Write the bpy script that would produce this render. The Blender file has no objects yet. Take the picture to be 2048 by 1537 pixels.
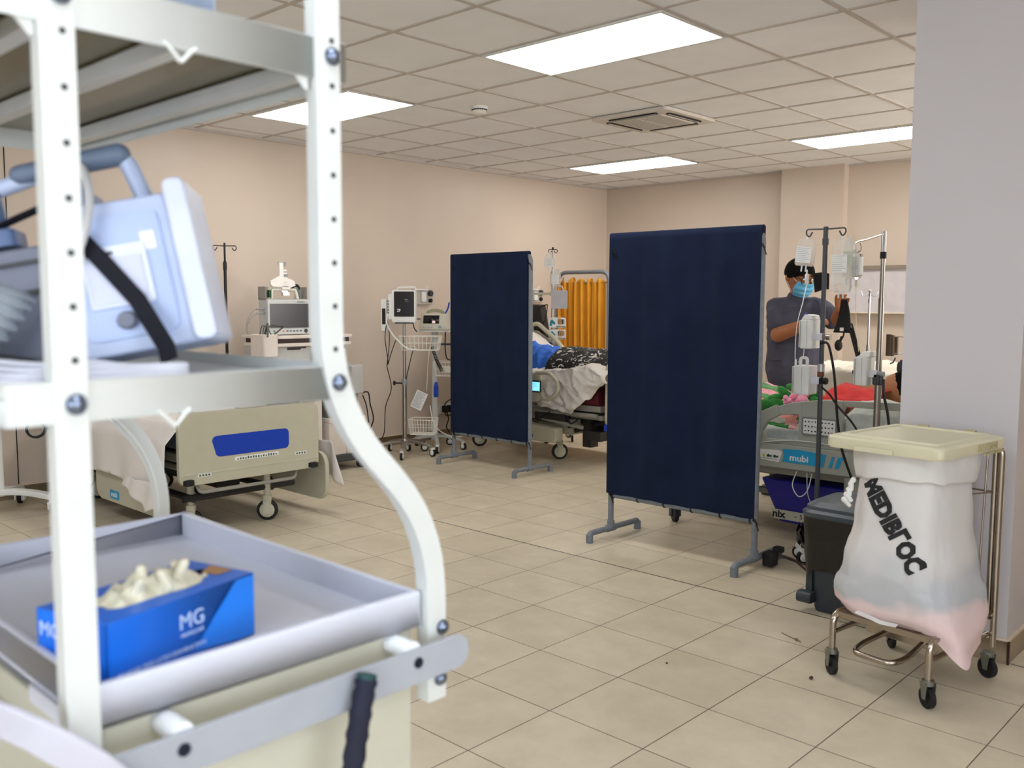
import bpy, bmesh, math, random
from mathutils import Vector, Matrix, noise
random.seed(7)
PI = math.pi
SC = bpy.context.scene
COL = SC.collection

# ---------------------------------------------------------------- camera
CAM_H = 1.40
FPX, YAW, PITCH, ROLL = 1838.96, -0.757323, -0.090791, 0.0039207
cam = bpy.data.cameras.new('camera')
cam.sensor_fit = 'HORIZONTAL'; cam.sensor_width = 36.0
cam.lens = FPX / 2048 * 36.0
cam.clip_start = 0.05; cam.clip_end = 60
cam.dof.use_dof = True; cam.dof.focus_distance = 5.2; cam.dof.aperture_fstop = 4.5
camo = bpy.data.objects.new('camera', cam); COL.objects.link(camo)
_cy, _sy, _cp, _sp = math.cos(YAW), math.sin(YAW), math.cos(PITCH), math.sin(PITCH)
_f = Vector((_sy*_cp, _cy*_cp, _sp)); _r = Vector((_cy, -_sy, 0)); _u = _r.cross(_f)
_c, _s = math.cos(ROLL), math.sin(ROLL)
_R = _c*_r + _s*_u; _U = -_s*_r + _c*_u
camo.matrix_world = Matrix(((_R.x, _U.x, -_f.x, 0), (_R.y, _U.y, -_f.y, 0), (_R.z, _U.z, -_f.z, CAM_H), (0, 0, 0, 1)))
SC.camera = camo

# ---------------------------------------------------------------- world, view, ceiling panel brightness
w = bpy.data.worlds.new('world'); SC.world = w; w.use_nodes = True
w.node_tree.nodes['Background'].inputs[0].default_value = (0.80, 0.86, 1.0, 1)
w.node_tree.nodes['Background'].inputs[1].default_value = 0.05
SC.view_settings.view_transform = 'Standard'; SC.view_settings.look = 'None'
SC.view_settings.gamma = 1; SC.view_settings.use_curve_mapping = False
SC.view_settings.exposure = 0.45
PANEL_WARM = 8.0     # ward ceiling panels
FILL_GLOW = 3.9      # glow of the unseen fill panels added behind the camera
PANEL_COOL = 7.5    # panels on the camera's side of the room

# ---------------------------------------------------------------- materials
def srgb(r, g, b):
    f = lambda c: (c/255/12.92 if c/255 <= .04045 else ((c/255+.055)/1.055)**2.4)
    return (f(r), f(g), f(b), 1)
MATS = {}
def mat(name, rgb, rough=.5, metal=0, var=.04, scale=12, bump=0, bscale=60, spec=.5, trans=0, alpha=1, emit=0, sheen=0, sub=0, coat=0, ior=1.45, rgb2=None, stretch=None):
    if name in MATS: return MATS[name]
    m = bpy.data.materials.new(name); m.use_nodes = True
    nt = m.node_tree; b = nt.nodes['Principled BSDF']; L = nt.links
    c = srgb(*rgb)
    b.inputs['Roughness'].default_value = rough; b.inputs['Metallic'].default_value = metal
    b.inputs['Specular IOR Level'].default_value = spec
    b.inputs['Transmission Weight'].default_value = trans; b.inputs['Alpha'].default_value = alpha
    b.inputs['IOR'].default_value = ior
    if sheen: b.inputs['Sheen Weight'].default_value = sheen
    if sub:
        b.inputs['Subsurface Weight'].default_value = sub; b.inputs['Subsurface Scale'].default_value = .01
    if coat: b.inputs['Coat Weight'].default_value = coat
    tc = nt.nodes.new('ShaderNodeTexCoord')
    vec = tc.outputs['Object']
    if stretch:
        mp = nt.nodes.new('ShaderNodeMapping'); mp.inputs['Scale'].default_value = stretch
        L.new(vec, mp.inputs[0]); vec = mp.outputs[0]
    n = nt.nodes.new('ShaderNodeTexNoise'); n.inputs['Scale'].default_value = scale; n.inputs['Detail'].default_value = 3
    L.new(vec, n.inputs['Vector'])
    r = nt.nodes.new('ShaderNodeValToRGB')
    c2 = srgb(*rgb2) if rgb2 else tuple(min(1, v*(1+var)) for v in c[:3])+(1,)
    c1 = c if rgb2 else tuple(v*(1-var) for v in c[:3])+(1,)
    r.color_ramp.elements[0].color = c1; r.color_ramp.elements[1].color = c2
    r.color_ramp.elements[0].position = .35; r.color_ramp.elements[1].position = .65
    L.new(n.outputs['Fac'], r.inputs[0]); L.new(r.outputs[0], b.inputs['Base Color'])
    if emit:
        L.new(r.outputs[0], b.inputs['Emission Color']); b.inputs['Emission Strength'].default_value = emit
    if bump:
        n2 = nt.nodes.new('ShaderNodeTexNoise'); n2.inputs['Scale'].default_value = bscale; n2.inputs['Detail'].default_value = 4
        L.new(vec, n2.inputs['Vector'])
        bp = nt.nodes.new('ShaderNodeBump'); bp.inputs['Strength'].default_value = bump; bp.inputs['Distance'].default_value = .01
        L.new(n2.outputs['Fac'], bp.inputs['Height']); L.new(bp.outputs[0], b.inputs['Normal'])
    MATS[name] = m
    return m

# ---------------------------------------------------------------- mesh helper
class MB:
    def __init__(s, M=None):
        s.v = []; s.f = []; s.mi = []; s.m = 0; s.M = M or Matrix()
    def add(s, vs, fs):
        o = len(s.v); s.v += [s.M @ Vector(p) for p in vs]
        s.f += [tuple(i+o for i in f) for f in fs]; s.mi += [s.m]*len(fs)
        return s
    def box(s, x0, x1, y0, y1, z0, z1):
        if x0 > x1: x0, x1 = x1, x0
        if y0 > y1: y0, y1 = y1, y0
        if z0 > z1: z0, z1 = z1, z0
        return s.add([(x0,y0,z0),(x1,y0,z0),(x1,y1,z0),(x0,y1,z0),(x0,y0,z1),(x1,y0,z1),(x1,y1,z1),(x0,y1,z1)],
              [(3,2,1,0),(4,5,6,7),(0,1,5,4),(1,2,6,5),(2,3,7,6),(3,0,4,7)])
    def cbox(s, c, d, rz=0, rx=0, ry=0):
        R = Matrix.Translation(c) @ Matrix.Rotation(rz,4,'Z') @ Matrix.Rotation(ry,4,'Y') @ Matrix.Rotation(rx,4,'X')
        o = s.M; s.M = o @ R; s.box(-d[0]/2,d[0]/2,-d[1]/2,d[1]/2,-d[2]/2,d[2]/2); s.M = o; return s
    def rbox(s, c, d, r, axis='Z', seg=4, rz=0):
        # box with corners rounded about one axis
        a, b, h = {'Z':(d[0],d[1],d[2]),'X':(d[1],d[2],d[0]),'Y':(d[0],d[2],d[1])}[axis]
        pts = rrect(a, b, r, seg)
        R = Matrix.Translation(c) @ Matrix.Rotation(rz,4,'Z')
        if axis == 'X': R = R @ Matrix(((0,0,1,0),(1,0,0,0),(0,1,0,0),(0,0,0,1)))
        if axis == 'Y': R = R @ Matrix(((1,0,0,0),(0,0,-1,0),(0,1,0,0),(0,0,0,1)))
        o = s.M; s.M = o @ R; s.prism(pts, -h/2, h/2); s.M = o; return s
    def prism(s, pts, z0, z1):
        n = len(pts)
        return s.add([(p[0],p[1],z0) for p in pts]+[(p[0],p[1],z1) for p in pts],
              [tuple(range(n-1,-1,-1)), tuple(range(n,2*n))]+[(i,(i+1)%n,n+(i+1)%n,n+i) for i in range(n)])
    def plate(s, pts, origin, U, V, t):
        # outline pts (u,v) extruded by t along U x V
        U = Vector(U); V = Vector(V); N = U.cross(V).normalized()
        M = Matrix(((U.x,V.x,N.x,origin[0]),(U.y,V.y,N.y,origin[1]),(U.z,V.z,N.z,origin[2]),(0,0,0,1)))
        o = s.M; s.M = o @ M; s.prism(pts, 0, t); s.M = o; return s
    def cyl(s, p0, p1, r0, r1=None, seg=16, caps=True):
        r1 = r0 if r1 is None else r1
        p0 = Vector(p0); p1 = Vector(p1); d = (p1-p0).normalized()
        a = d.orthogonal().normalized(); b = d.cross(a)
        vs = []
        for p, r in ((p0,r0),(p1,r1)):
            for i in range(seg):
                t = 2*PI*i/seg; vs.append(p + a*(math.cos(t)*r) + b*(math.sin(t)*r))
        fs = [(i,(i+1)%seg,seg+(i+1)%seg,seg+i) for i in range(seg)]
        if caps: fs += [tuple(range(seg-1,-1,-1)), tuple(range(seg,2*seg))]
        return s.add(vs, fs)
    def tube(s, pts, r, seg=8, closed=False, flat=None, caps=True):
        # sweep a circle (or a flat rectangle flat=(w,h,up)) along points
        P = [Vector(p) for p in pts]; n = len(P)
        rs = r if isinstance(r, (list, tuple)) else [r]*n
        vs = []; prev = None
        for i in range(n):
            if closed: t = (P[(i+1)%n]-P[i-1]).normalized()
            else: t = (P[min(i+1,n-1)]-P[max(i-1,0)]).normalized()
            if flat:
                up = Vector(flat[2]); a = up.cross(t).normalized(); b = t.cross(a).normalized()
                for (x,y) in ((-1,-1),(1,-1),(1,1),(-1,1)): vs.append(P[i]+a*(x*flat[0]/2)+b*(y*flat[1]/2))
            else:
                if prev is None: a = t.orthogonal().normalized()
                else:
                    a = (prev - t*prev.dot(t))
                    a = a.normalized() if a.length > 1e-6 else t.orthogonal().normalized()
                prev = a; b = t.cross(a)
                for k in range(seg):
                    q = 2*PI*k/seg; vs.append(P[i]+a*(math.cos(q)*rs[i])+b*(math.sin(q)*rs[i]))
        sg = 4 if flat else seg
        fs = []
        for i in range(n if closed else n-1):
            j = (i+1)%n
            for k in range(sg): fs.append((i*sg+k, i*sg+(k+1)%sg, j*sg+(k+1)%sg, j*sg+k))
        if not closed and caps: fs += [tuple(range(sg-1,-1,-1)), tuple((n-1)*sg+k for k in range(sg))]
        return s.add(vs, fs)
    def lathe(s, prof, c=(0,0,0), seg=20, axis=None):
        # prof: (radius, height) pairs, axis direction default +Z
        d = Vector(axis or (0,0,1)).normalized(); a = d.orthogonal().normalized(); b = d.cross(a); c = Vector(c)
        if axis is None: a = Vector((1,0,0)); b = Vector((0,1,0))
        vs = []
        for (r,h) in prof:
            for k in range(seg):
                q = 2*PI*k/seg; vs.append(c+d*h+a*(math.cos(q)*r)+b*(math.sin(q)*r))
        fs = []
        for i in range(len(prof)-1):
            for k in range(seg): fs.append((i*seg+k, i*seg+(k+1)%seg, (i+1)*seg+(k+1)%seg, (i+1)*seg+k))
        if prof[0][0] > 1e-4: fs.append(tuple(range(seg-1,-1,-1)))
        if prof[-1][0] > 1e-4: fs.append(tuple((len(prof)-1)*seg+k for k in range(seg)))
        return s.add(vs, fs)
    def ball(s, c, r, seg=14, rings=8, R=None):
        rr = r if isinstance(r, (list,tuple)) else (r,r,r)
        vs = []; Rm = R or Matrix()
        for i in range(rings+1):
            ph = PI*i/rings
            for k in range(seg):
                q = 2*PI*k/seg
                vs.append(Vector(c) + Rm @ Vector((rr[0]*math.sin(ph)*math.cos(q), rr[1]*math.sin(ph)*math.sin(q), -rr[2]*math.cos(ph))))
        fs = []
        for i in range(rings):
            for k in range(seg): fs.append((i*seg+k, i*seg+(k+1)%seg, (i+1)*seg+(k+1)%seg, (i+1)*seg+k))
        return s.add(vs, fs)
    def cap(s, p0, p1, r0, r1=None, seg=12):
        # tapered capsule
        r1 = r0 if r1 is None else r1
        s.cyl(p0, p1, r0, r1, seg, caps=False); s.ball(p0, r0, seg, 8); s.ball(p1, r1, seg, 8); return s
    def grid(s, fn, nu, nv, thick=0):
        vs = [fn(i/nu, j/nv) for j in range(nv+1) for i in range(nu+1)]
        return s.add(vs, [(j*(nu+1)+i, j*(nu+1)+i+1, (j+1)*(nu+1)+i+1, (j+1)*(nu+1)+i) for j in range(nv) for i in range(nu)])
    def loft(s, rings, caps=True):
        n = len(rings[0]); vs = [p for r in rings for p in r]; fs = []
        for i in range(len(rings)-1):
            for k in range(n): fs.append((i*n+k, i*n+(k+1)%n, (i+1)*n+(k+1)%n, (i+1)*n+k))
        if caps: fs += [tuple(range(n-1,-1,-1)), tuple((len(rings)-1)*n+k for k in range(n))]
        return s.add(vs, fs)
    def text(s, txt, size, origin, U, V, ext=.0006, align='LEFT', bold=0, xs=1):
        cu = bpy.data.curves.new('t', 'FONT'); cu.body = txt; cu.size = size; cu.extrude = ext; cu.align_x = align; cu.offset = bold
        cu.resolution_u = 3
        o = bpy.data.objects.new('t', cu); COL.objects.link(o)
        dg = bpy.context.evaluated_depsgraph_get(); me = bpy.data.meshes.new_from_object(o.evaluated_get(dg))
        U = Vector(U).normalized(); V = Vector(V).normalized(); N = U.cross(V)
        O = Vector(origin)
        s.add([O + U*(v.co.x*xs) + V*v.co.y + N*v.co.z for v in me.vertices], [tuple(p.vertices) for p in me.polygons])
        bpy.data.objects.remove(o); bpy.data.curves.remove(cu); bpy.data.meshes.remove(me)
        return s
    def build(s, name, m, parent=None, w=False, sharp=40, bevel=0, solid=0, subd=0, remesh=0, smooth=0, fix=True):
        ms = m if isinstance(m, (list,tuple)) else [m]
        o = bpy.data.objects.new(name, None) if False else None
        vs = s.v
        loc = Vector((0,0,0))
        if parent is None:
            xs = [v.x for v in vs]; ys = [v.y for v in vs]; zs = [v.z for v in vs]
            loc = Vector(((min(xs)+max(xs))/2, (min(ys)+max(ys))/2, min(zs)))
            vs = [v-loc for v in vs]
        elif w:
            r = parent
            while r.parent: r = r.parent
            vs = [v-r.location for v in vs] if r.type == 'EMPTY' or True else vs
        me = bpy.data.meshes.new(name); me.from_pydata(vs, [], s.f)
        for p, i in zip(me.polygons, s.mi): p.material_index = i
        for x in ms: me.materials.append(x)
        bm = bmesh.new(); bm.from_mesh(me)
        if fix:
            bmesh.ops.remove_doubles(bm, verts=bm.verts, dist=1e-6)
            bmesh.ops.recalc_face_normals(bm, faces=bm.faces)
        for f in bm.faces: f.smooth = True
        lim = math.radians(sharp)
        for e in bm.edges:
            if len(e.link_faces) == 2 and e.calc_face_angle(0) > lim: e.smooth = False
        bm.to_mesh(me); bm.free()
        o = bpy.data.objects.new(name, me); COL.objects.link(o)
        if parent is not None: o.parent = parent
        else: o.location = loc
        if remesh:
            md = o.modifiers.new('remesh','REMESH'); md.mode = 'VOXEL'; md.voxel_size = remesh; md.use_smooth_shade = True
        if smooth:
            md = o.modifiers.new('smooth','SMOOTH'); md.iterations = smooth; md.factor = .5
        if bevel:
            md = o.modifiers.new('bevel','BEVEL'); md.width = bevel; md.segments = 2; md.limit_method = 'ANGLE'; md.angle_limit = math.radians(40); md.harden_normals = True
        if subd:
            md = o.modifiers.new('subd','SUBSURF'); md.levels = subd; md.render_levels = subd
        if solid:
            md = o.modifiers.new('solid','SOLIDIFY'); md.thickness = solid; md.offset = 0
        return o
def rrect(a, b, r, seg=4):
    pts = []
    for (cx,cy,a0) in ((a/2-r,b/2-r,0),(-a/2+r,b/2-r,PI/2),(-a/2+r,-b/2+r,PI),(a/2-r,-b/2+r,1.5*PI)):
        for k in range(seg+1):
            t = a0+PI/2*k/seg; pts.append((cx+r*math.cos(t), cy+r*math.sin(t)))
    return pts
def bez(pts, n=8):
    # Catmull-Rom through points
    P = [Vector(p) for p in pts]; out = []
    for i in range(len(P)-1):
        a = P[max(i-1,0)]; b = P[i]; c = P[i+1]; d = P[min(i+2,len(P)-1)]
        for k in range(n):
            t = k/n
            out.append(.5*((2*b)+(c-a)*t+(2*a-5*b+4*c-d)*t*t+(3*b-a-3*c+d)*t**3))
    out.append(P[-1]); return out
def arc(c, r, a0, a1, n, U, V):
    c = Vector(c); U = Vector(U); V = Vector(V)
    return [c+U*(r*math.cos(a0+(a1-a0)*k/n))+V*(r*math.sin(a0+(a1-a0)*k/n)) for k in range(n+1)]
def fillet(pts, r, n=5):
    # polyline with rounded corners
    P = [Vector(p) for p in pts]; out = [P[0]]
    for i in range(1, len(P)-1):
        a = (P[i-1]-P[i]); b = (P[i+1]-P[i]); rr = min(r, a.length*.49, b.length*.49)
        p0 = P[i]+a.normalized()*rr; p1 = P[i]+b.normalized()*rr
        for k in range(n+1):
            t = k/n; out.append((1-t)**2*p0+2*t*(1-t)*P[i]+t*t*p1)
    out.append(P[-1]); return out
def thing(name, label, cat, loc=(0,0,0), rz=0, group=None):
    o = bpy.data.objects.new(name, None); COL.objects.link(o); o.empty_display_size = .05
    o.location = loc; o.rotation_euler = (0,0,rz); o['label'] = label; o['category'] = cat
    if group: o['group'] = group
    return o
def tag(o, label, cat, group=None, kind=None):
    o['label'] = label; o['category'] = cat
    if group: o['group'] = group
    if kind: o['kind'] = kind
    return o
def struct(o, label=None):
    o['kind'] = 'structure'
    if label: o['label'] = label
    return o
def copy_tree(o, parent=None):
    c = o.copy(); COL.objects.link(c)
    if parent: c.parent = parent
    for ch in [x for x in bpy.data.objects if x.parent == o]: copy_tree(ch, c)
    return c
def wr(x, y, q):
    # ridged cloth creases
    a = noise.noise(Vector((x*3.1+.6*noise.noise(Vector((x*2,y*2,q))), y*3.1, q))); b = noise.noise(Vector((x*6.3+y*2, y*5.1-x*3, q+4)))
    return (1-min(1,abs(a)*4))**2+.6*(1-min(1,abs(b)*4))**2-.4
def N3(x, y, z, s=1): return noise.noise(Vector((x*s, y*s, z*s)))

# common materials
M_white = mat('white_plastic', (226,226,222), .45)
M_cream = mat('cream_paint', (222,220,206), .4)
M_ivory = mat('ivory_plastic', (208,204,186), .45)
M_black = mat('black_rubber', (18,18,20), .6)
M_dkgrey = mat('dark_grey_plastic', (58,60,64), .5)
M_grey = mat('grey_plastic', (140,142,145), .5)
M_chrome = mat('chrome', (200,200,200), .18, 1)
M_steel = mat('brushed_steel', (165,160,152), .3, 1)
M_blue = mat('royal_blue_plastic', (16,62,178), .45)
M_scr_dark = mat('dark_screen_glass', (22,22,26), .15, var=.02)
M_label = mat('white_label', (232,232,230), .5)
M_ink = mat('black_ink', (25,25,25), .6)
M_zinc = mat('zinc_bolt', (120,130,150), .25, 1)
M_clear = mat('clear_plastic', (245,248,250), .08, trans=.92, ior=1.15, var=.01)
mat('black_hair',(12,10,10),.9,spec=.2)
def emis(name, col, st):
    m = bpy.data.materials.new(name); m.use_nodes = True; nt = m.node_tree
    b = nt.nodes['Principled BSDF']; b.inputs['Base Color'].default_value = (.9,.9,.9,1)
    n = nt.nodes.new('ShaderNodeTexNoise'); n.inputs['Scale'].default_value = 3
    r = nt.nodes.new('ShaderNodeValToRGB'); r.color_ramp.elements[0].color = tuple(v*.99 for v in col)+(1,); r.color_ramp.elements[1].color = tuple(col)+(1,)
    nt.links.new(n.outputs[0], r.inputs[0]); nt.links.new(r.outputs[0], b.inputs['Emission Color'])
    b.inputs['Emission Strength'].default_value = st
    return m
# ================================================================ ROOM
XL, YB, H = -6.89, 8.94, 2.743
XR, YF = 2.6, -2.6
COLX0, COLX1, COLY = -1.425, -0.983, 3.84
def floor_mat():
    m = bpy.data.materials.new('beige_floor_tiles'); m.use_nodes = True
    nt = m.node_tree; b = nt.nodes['Principled BSDF']; L = nt.links
    g = nt.nodes.new('ShaderNodeNewGeometry')
    mp = nt.nodes.new('ShaderNodeMapping'); mp.inputs['Location'].default_value = (3.5359+.0015+.38731*40, -3.8476+.0015+.38731*40, 0)
    L.new(g.outputs['Position'], mp.inputs[0])
    br = nt.nodes.new('ShaderNodeTexBrick'); br.offset = 0; br.squash = 1
    br.inputs['Scale'].default_value = 1; br.inputs['Brick Width'].default_value = .38731; br.inputs['Row Height'].default_value = .38731
    br.inputs['Mortar Size'].default_value = .0022; br.inputs['Mortar Smooth'].default_value = .3; br.inputs['Bias'].default_value = 0
    br.inputs['Color1'].default_value = srgb(208,197,175); br.inputs['Color2'].default_value = srgb(199,188,166)
    br.inputs['Mortar'].default_value = srgb(84,66,50)
    L.new(mp.outputs[0], br.inputs['Vector'])
    n = nt.nodes.new('ShaderNodeTexNoise'); n.inputs['Scale'].default_value = 5; n.inputs['Detail'].default_value = 7; n.inputs['Roughness'].default_value = .65
    L.new(g.outputs['Position'], n.inputs['Vector'])
    r = nt.nodes.new('ShaderNodeValToRGB'); r.color_ramp.elements[0].position = .3; r.color_ramp.elements[1].position = .7
    r.color_ramp.elements[0].color = (.80,.78,.74,1); r.color_ramp.elements[1].color = (1.06,1.05,1.04,1)
    L.new(n.outputs['Fac'], r.inputs[0])
    mx = nt.nodes.new('ShaderNodeMix'); mx.data_type = 'RGBA'; mx.blend_type = 'MULTIPLY'; mx.inputs[0].default_value = .75
    L.new(br.outputs['Color'], mx.inputs[6]); L.new(r.outputs[0], mx.inputs[7])
    # the wide dark joint that crosses the room
    sep = nt.nodes.new('ShaderNodeSeparateXYZ'); L.new(g.outputs['Position'], sep.inputs[0])
    s1 = nt.nodes.new('ShaderNodeMath'); s1.operation = 'SUBTRACT'; s1.inputs[1].default_value = 3.8476; L.new(sep.outputs[1], s1.inputs[0])
    s2 = nt.nodes.new('ShaderNodeMath'); s2.operation = 'ABSOLUTE'; L.new(s1.outputs[0], s2.inputs[0])
    s3 = nt.nodes.new('ShaderNodeMath'); s3.operation = 'LESS_THAN'; s3.inputs[1].default_value = .0045; L.new(s2.outputs[0], s3.inputs[0])
    mx2 = nt.nodes.new('ShaderNodeMix'); mx2.data_type = 'RGBA'; mx2.inputs[7].default_value = srgb(38,28,22)
    L.new(s3.outputs[0], mx2.inputs[0]); L.new(mx.outputs[2], mx2.inputs[6])
    L.new(mx2.outputs[2], b.inputs['Base Color'])
    b.inputs['Roughness'].default_value = .42; b.inputs['Specular IOR Level'].default_value = .4
    bp = nt.nodes.new('ShaderNodeBump'); bp.inputs['Strength'].default_value = .4; bp.inputs['Distance'].default_value = .002; bp.invert = True
    L.new(br.outputs['Fac'], bp.inputs['Height']); L.new(bp.outputs[0], b.inputs['Normal'])
    return m
M_floor = floor_mat()
M_wall = mat('beige_wall_paint', (208,193,178), .38, var=.015, scale=2, bump=.02, bscale=30)
M_colwall = mat('pale_mauve_wall_paint', (203,198,201), .5, var=.015, scale=2)
M_base = mat('baseboard_tile', (150,132,108), .4, var=.08, scale=8)
M_basetop = mat('baseboard_cap', (220,204,182), .4)
M_tile = mat('ceiling_tile', (240,240,241), .85, var=.02, scale=3, bump=.05, bscale=200)
M_tbar = mat('ceiling_grid_bar', (196,188,180), .6)
struct(MB().box(XL-.1, XR+.1, YF-.1, YB+.1, -.1, 0).build('floor', M_floor))
def wall(name, x0, x1, y0, y1, m=M_wall, z1=H+.1):
    return struct(MB().box(x0, x1, y0, y1, 0, z1).build(name, m))
wall('wall_left', XL-.1, XL, YF-.1, YB+.1)
wall('wall_back', XL, XR, YB, YB+.1)
wall('wall_right', XR, XR+.1, YF-.1, YB+.1)
wall('wall_front', XL, XR, YF-.1, YF)
wall('wall_column', COLX0, COLX1, COLY, COLY+1.0, M_colwall)
wall('wall_pilaster', -4.57, -3.91, YB-.10, YB)
wall('light_block_front', -.10, XR, 3.0, 3.1)  # unseen block, added to keep fill light off the column's side face
wall('light_block_side', -.10, 0, 3.1, 5.5)  # added out of view, shades the column's side from the ward fill
def _unused(): pass
def baseb(name, x0, x1, y0, y1):
    b = MB(); b.box(x0, x1, y0, y1, 0, .088); b.m = 1; b.box(x0, x1, y0, y1, .088, .098)
    return struct(b.build(name, [M_base, M_basetop]))
baseb('baseboard_left', XL, XL+.012, YF, YB)
baseb('baseboard_back', XL+.012, XR, YB-.012, YB)
baseb('baseboard_column', COLX0-.012, COLX1+.012, COLY-.012, COLY)
baseb('baseboard_column_side', COLX1, COLX1+.012, COLY, COLY+1.0)
# dark corner strip on the column's baseboard
struct(MB().box(COLX1+.008, COLX1+.016, COLY-.016, COLY-.008, 0, .092).build('trim_1', mat('dark_brown_strip', (52,26,22), .5)))
struct(MB().box(XL, XL+.004, 2.245, 2.251, .1, H).build('trim_2', M_ink))
# made-up glowing framed panels, out of view, added as fill light
def fill_panel(name, c, n, wd, ht, gl=None):
    t = bpy.data.objects.new(name, None); COL.objects.link(t); t.location = c; t['kind'] = 'structure'
    n = Vector(n); U = Vector((0,0,1)).cross(n)
    def bx(u0,u1,v0,v1,d0,d1,b): 
        p = [U*u+Vector((0,0,v))+n*d for u in (u0,u1) for v in (v0,v1) for d in (d0,d1)]
        xs=[q.x for q in p]; ys=[q.y for q in p]; zs=[q.z for q in p]; b.box(min(xs),max(xs),min(ys),max(ys),min(zs),max(zs))
    b = MB()
    for a in ((-wd/2,wd/2,ht/2-.05,ht/2),(-wd/2,wd/2,-ht/2,-ht/2+.05),(-wd/2,-wd/2+.05,-ht/2,ht/2),(wd/2-.05,wd/2,-ht/2,ht/2),(-.025,.025,-ht/2,ht/2)): bx(*a, .0, .05, b)
    b.build('fill_frame', M_white, t)
    b = MB(); bx(-wd/2+.05,wd/2-.05,-ht/2+.05,ht/2-.05,.005,.02,b); b.build('fill_pane', gl or M_fill_cool, t)
M_fill_cool = emis('fill_glow_cool', (.82,.90,1), FILL_GLOW)
M_fill_ward = emis('fill_glow_ward', (1,.98,.95), 7.0)
fill_panel('fill_panel_1', (XR, -.2, 1.5), (-1,0,0), 3.2, 1.5)
fill_panel('fill_panel_2', (.2, YF, 1.5), (0,1,0), 3.0, 1.5)
fill_panel('fill_panel_3', (XR, 6.6, 1.55), (-1,0,0), 3.4, 1.6, M_fill_ward)  # added beyond the view to brighten the right part of the ward
# suspended ceiling
GX, GY = -3.701, 3.641
LIGHTS = [(i, j) for i in (-4, 0) for j in (-6, 0, 6)] + [(4,-6), (8,-6), (4,6), (8,0), (8,6)]
c = MB(); c.box(XL-.1, XR+.1, YF-.1, YB+.1, H, H+.08); c.m = 1
i = -6
while GX+.6*i < XR:
    x = GX+.6*i
    if x > XL: c.box(x-.012, x+.012, YF, YB, H-.006, H)
    i += 1
j = -11
while GY+.6*j < YB:
    y = GY+.6*j
    if y > YF: c.box(XL, XR, y-.012, y+.012, H-.0055, H)
    j += 1
c.m = 1; c.box(XL, XL+.018, YF, YB, H-.02, H); c.box(XL, XR, YB-.018, YB, H-.02, H)
struct(c.build('ceiling', [M_tile, M_tbar]))
M_panel_w = emis('light_panel_warm', (1,.975,.935), PANEL_WARM)
M_panel_c = emis('light_panel_cool', (.86,.92,1), PANEL_COOL)
M_frame = mat('light_frame', (225,225,222), .5)
where = {(-4,0):'large flat ceiling light panel half hidden by the white cart post', (0,0):'large nearest flat ceiling light panel, at top centre',
 (-4,6):'flat ceiling light panel farthest from the camera, above the corner of the walls', (0,6):'flat ceiling light panel cut off by the pale column',
 }
for (i, j) in LIGHTS:
    x0 = GX+.6*i; y0 = GY+.6*j
    lb = where.get((i,j), 'flat rectangular ceiling light panel behind or beside the camera')
    t = thing('ceiling_light', lb, 'ceiling light', (x0+.6, y0+.3, H-.012), 0, 'flat ceiling light panels')
    f = MB()
    for a in ((-.59,.59,-.29,-.275),(-.59,.59,.275,.29),(-.59,-.575,-.275,.275),(.575,.59,-.275,.275)): f.box(*a, -.002, .011)
    f.build('frame', M_frame, t)
    MB().box(-.575,.575,-.275,.275, 0, .011).build('diffuser', M_panel_c if j < 0 or i == 8 and j == 0 else M_panel_w, t)
# air conditioner cassette
t = thing('ceiling_air_conditioner', 'square white air conditioner cassette set into the ceiling', 'air conditioner', (GX-.3, GY+.6*3.5, H-.03))
MB().rbox((0,0,.012), (.66,.66,.024), .03).build('panel', mat('ac_white', (216,208,198), .5), t, bevel=.004)
f = MB()
for k in range(4):
    f.M = Matrix.Rotation(k*PI/2, 4, 'Z'); f.rbox((0,-.262,-.003), (.42,.045,.008), .02)
f.build('outlet_slot', M_ink, t)
f = MB()
for k in range(4):
    f.M = Matrix.Rotation(k*PI/2, 4, 'Z'); f.cbox((0,-.257,-.006), (.40,.022,.004), rx=.35)
f.build('louvre', mat('ac_flap', (190,184,176), .5), t)
f = MB(); f.box(-.21,.21,-.21,.21,-.008,0)
f.m = 1
for k in range(15):
    for s0 in (-.2, .01): f.box(s0, s0+.19, -.2+k*.0275, -.2+k*.0275+.010, -.0085, -.0078)
f.build('intake_grille', [mat('ac_grille', (222,216,206), .5), M_grey], t)
# smoke detector
t = thing('smoke_detector', 'small round white smoke detector on the ceiling', 'smoke detector', (GX-.6*1.62, GY+.6*1.60, H-.055))
MB().lathe([(.0,0),(.035,.001),(.046,.008),(.05,.02),(.05,.03)]).build('cover', mat('detector_white', (228,220,212), .5), t)
MB().lathe([(.058,.035),(.06,.04),(.06,.055),(0,.055)]).build('base', M_white, t)
f = MB()
for k in range(20):
    a = 2*PI*k/20; f.cbox((.052*math.cos(a), .052*math.sin(a), .032), (.004,.008,.008), rz=a)
f.build('vent_ring', M_dkgrey, t)
# long wall panel with ledge on the back wall, right of the pilaster
t = thing('wall_panel', 'long pale lavender wall panel with a brown top ledge, right of the pilaster', 'panel', (-2.0, YB, 1.3))
MB().box(-3.91,.6, YB-.10, YB-.001, 1.30, 1.71).build('board', mat('lavender_board', (206,200,204), .4), t, w=1)
MB().box(-3.91,.6, YB-.13, YB-.001, 1.71, 1.745).build('ledge', mat('brown_ledge', (140,128,112), .5), t, w=1)
MB().box(-3.91,.6, YB-.115, YB-.001, 1.288, 1.30).build('lower_edge', mat('cream_edge', (226,214,194), .5), t, w=1)
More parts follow.
